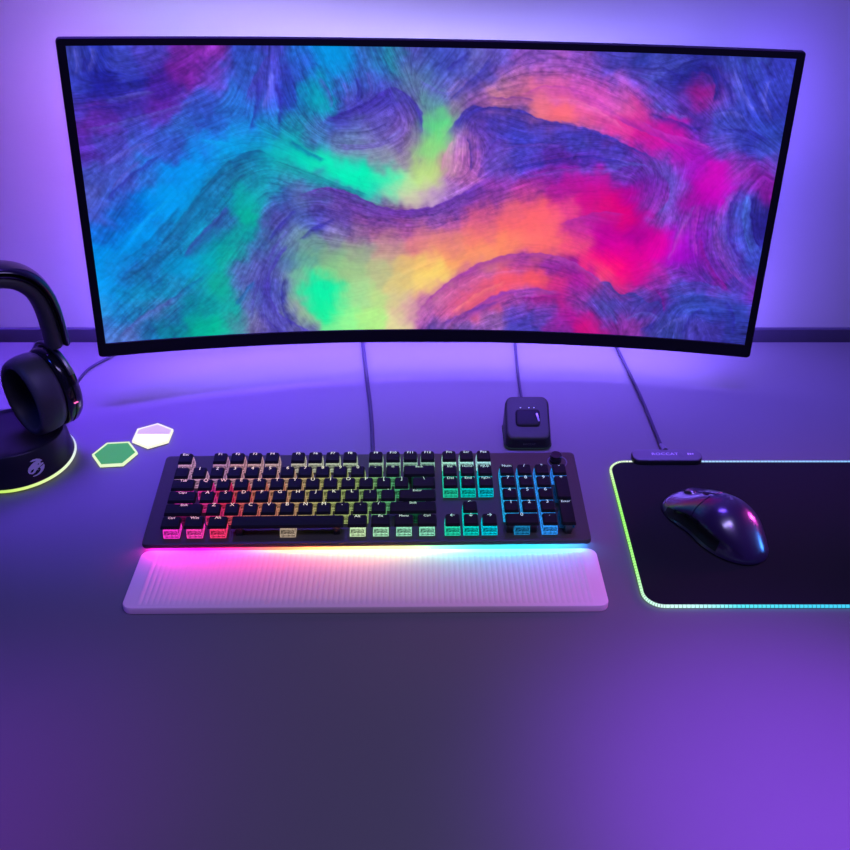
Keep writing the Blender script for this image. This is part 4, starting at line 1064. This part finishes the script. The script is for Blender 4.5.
obj('headband_pad', sweep(pts, oval(.0175, .0100, 16, (0, -.0050))), M['leather'], hs, angle=60)
obj('headband_seam', sweep(pts[1:-1], oval(.0181, .0010, 10, (0, .0022))), M['steel'], hs, angle=60)
def ear(side):
    # cup: axis points outwards
    c = Vector((.0525*side, .000, .0890+BZ)) if side > 0 else Vector((-.0525, .0, .0890+BZ))
    sw = R(20)*side if side > 0 else R(-20)
    ax = Matrix.Rotation(sw, 4, 'Z') @ Matrix.Rotation(R(90)*side, 4, 'Y')
    T = Matrix.Translation(c) @ ax
    def rev(prof, n=44): 
        bm = bmesh.new(); rings = []
        for r, z in prof:
            rings.append([bm.verts.new((r*1.08*math.cos(2*math.pi*k/n), r*.94*math.sin(2*math.pi*k/n), z)) for k in range(n)])
        for a_, b_ in zip(rings[:-1], rings[1:]):
            for k in range(n): bm.faces.new((a_[k], a_[(k+1) % n], b_[(k+1) % n], b_[k]))
        bmesh.ops.remove_doubles(bm, verts=bm.verts[:], dist=1e-6)
        return xform(bm, T)
    cup = obj('ear_cup', rev([(0, .006), (.040, .006), (.0430, .008), (.0440, .011), (.0440, .0135), (.0425, .0142), (.0425, .0158), (.0440, .0165), (.0436, .021), (.0405, .0260), (.034, .0290), (.018, .0305), (0, .031)]), M['gloss'], hs, angle=50)
    pp_ = [(.030, .0055), (.041, .0052), (.0430, .002), (.0438, -.004), (.0440, -.012), (.0434, -.019), (.0418, -.0235), (.0395, -.0260), (.0370, -.0265), (.0350, -.0250), (.0338, -.0210), (.0335, -.012), (.0335, .002)]
    obj('ear_pad', rev(pp_), M['leather'], cup, angle=60)
    obj('ear_lining', rev([(.0338, -.003), (.012, -.001), (0, -.0008)]), M['mesh'], cup, angle=60)
    # slider and yoke from headband to cup
    top = band_pt(.985*side)
    o1 = T @ Vector((-.046*1.0 if False else 0, 0, .020))
    up = c+(T.to_3x3() @ Vector((0, 0, .0195)))+Vector((0, 0, .0470))
    obj('slider', tube(catmull([top+Vector((.003*side, 0, .004)), top.lerp(up, .5), up-Vector((0, 0, .006))], 5), .0042, n=10), M['gloss'], hs)
    arc = []
    for k in range(-8, 9):
        a_ = R(90)+R(58)*k/8
        arc.append(T @ Vector((-math.sin(a_)*.0465*1.06*side, math.cos(a_)*.0465*.95, .0200)))
    obj('yoke', tube(arc, .0034, n=8), M['steel'], hs)
    o = obj('status_light', xform(box((.0006, .0024, .005), (0, 0, 0), .0002), T @ Matrix.Translation((0.006, -.0418, .0150))), emission('headset_led', (1, .15, .45), 1.5), cup)
    return cup
ear(1); ear(-1)

# ------------------------------------------------------------------ light
w = bpy.data.worlds.new('room_air'); scene.world = w; w.use_nodes = True
bg = w.node_tree.nodes['Background']; bg.inputs[0].default_value = (.30, .24, .62, 1); bg.inputs[1].default_value = .02

def area(name, loc, target, size, col, power, spread=180, size_y=None):
    l = bpy.data.lights.new(name, 'AREA'); l.color = col; l.energy = power; l.size = size; l.spread = R(spread)
    if size_y: l.shape = 'RECTANGLE'; l.size_y = size_y
    o = bpy.data.objects.new(name, l); link(o); o.location = loc
    o.rotation_euler = (Vector(target)-Vector(loc)).to_track_quat('-Z', 'Y').to_euler()
    return o
def spot(name, loc, target, col, power, cone, blend=1.0, radius=.05):
    l = bpy.data.lights.new(name, 'SPOT'); l.color = col; l.energy = power; l.spot_size = R(cone); l.spot_blend = blend; l.shadow_soft_size = radius
    o = bpy.data.objects.new(name, l); link(o); o.location = loc
    o.rotation_euler = (Vector(target)-Vector(loc)).to_track_quat('-Z', 'Y').to_euler()
    return o
area('desk_fill', (.30, .30, 1.30), (.18, .62, 0), .9, (0.462, 0.378, 1.0), 4.379, 110, .22)  # added fill out of view, lifts the front of the desk
area('violet_fill', (-.50, 1.14, 1.15), (-.50, 1.05, 0), .7, (0.154, 0.05, 1.0), 4.384, 36, .06)  # added violet fill, no shelf here; brightens the back of the desk
area('violet_fill_right', (.25, 1.14, 1.15), (.25, 1.05, 0), .7, (0.157, 0.068, 1.0), 2.268, 36, .06)  # same added violet fill for the right half
spot('purple_spot', (.55, .25, 1.2), (.31, .46, 0), (0.294, 0.045, 1.0), 219.892, 24, 1.0, .08)
spot('magenta_spot', (-.9, .1, 1.0), (-.40, .43, 0), (0.342, 0.023, 1.0), 68.928, 22, 1.0, .1)  # added unseen spot, tints the near left of the desk
area('pink_glint_light', (1.05, 1.10, .35), (.3, .8, .03), .16, (1.0, .08, .80), .06, 16)  # added narrow beam, puts a pink reflection on the mouse
area('azure_glint_light', (1.15, .75, .28), (.3, .8, .03), .14, (.05, .25, 1.0), .035, 16)  # added narrow beam for the blue reflection on the mouse
spot('blue_spot', (-1.0, .3, 1.1), (-.50, .72, 0), (.03, .07, 1.0), 32, 32, 1.0, .1)  # added blue fill for the left side of the desk


vs = scene.view_settings
scene.display_settings.display_device = 'sRGB'
vs.view_transform = 'Standard'; vs.look = 'None'; vs.gamma = 1; vs.exposure = 0.0; vs.use_curve_mapping = False
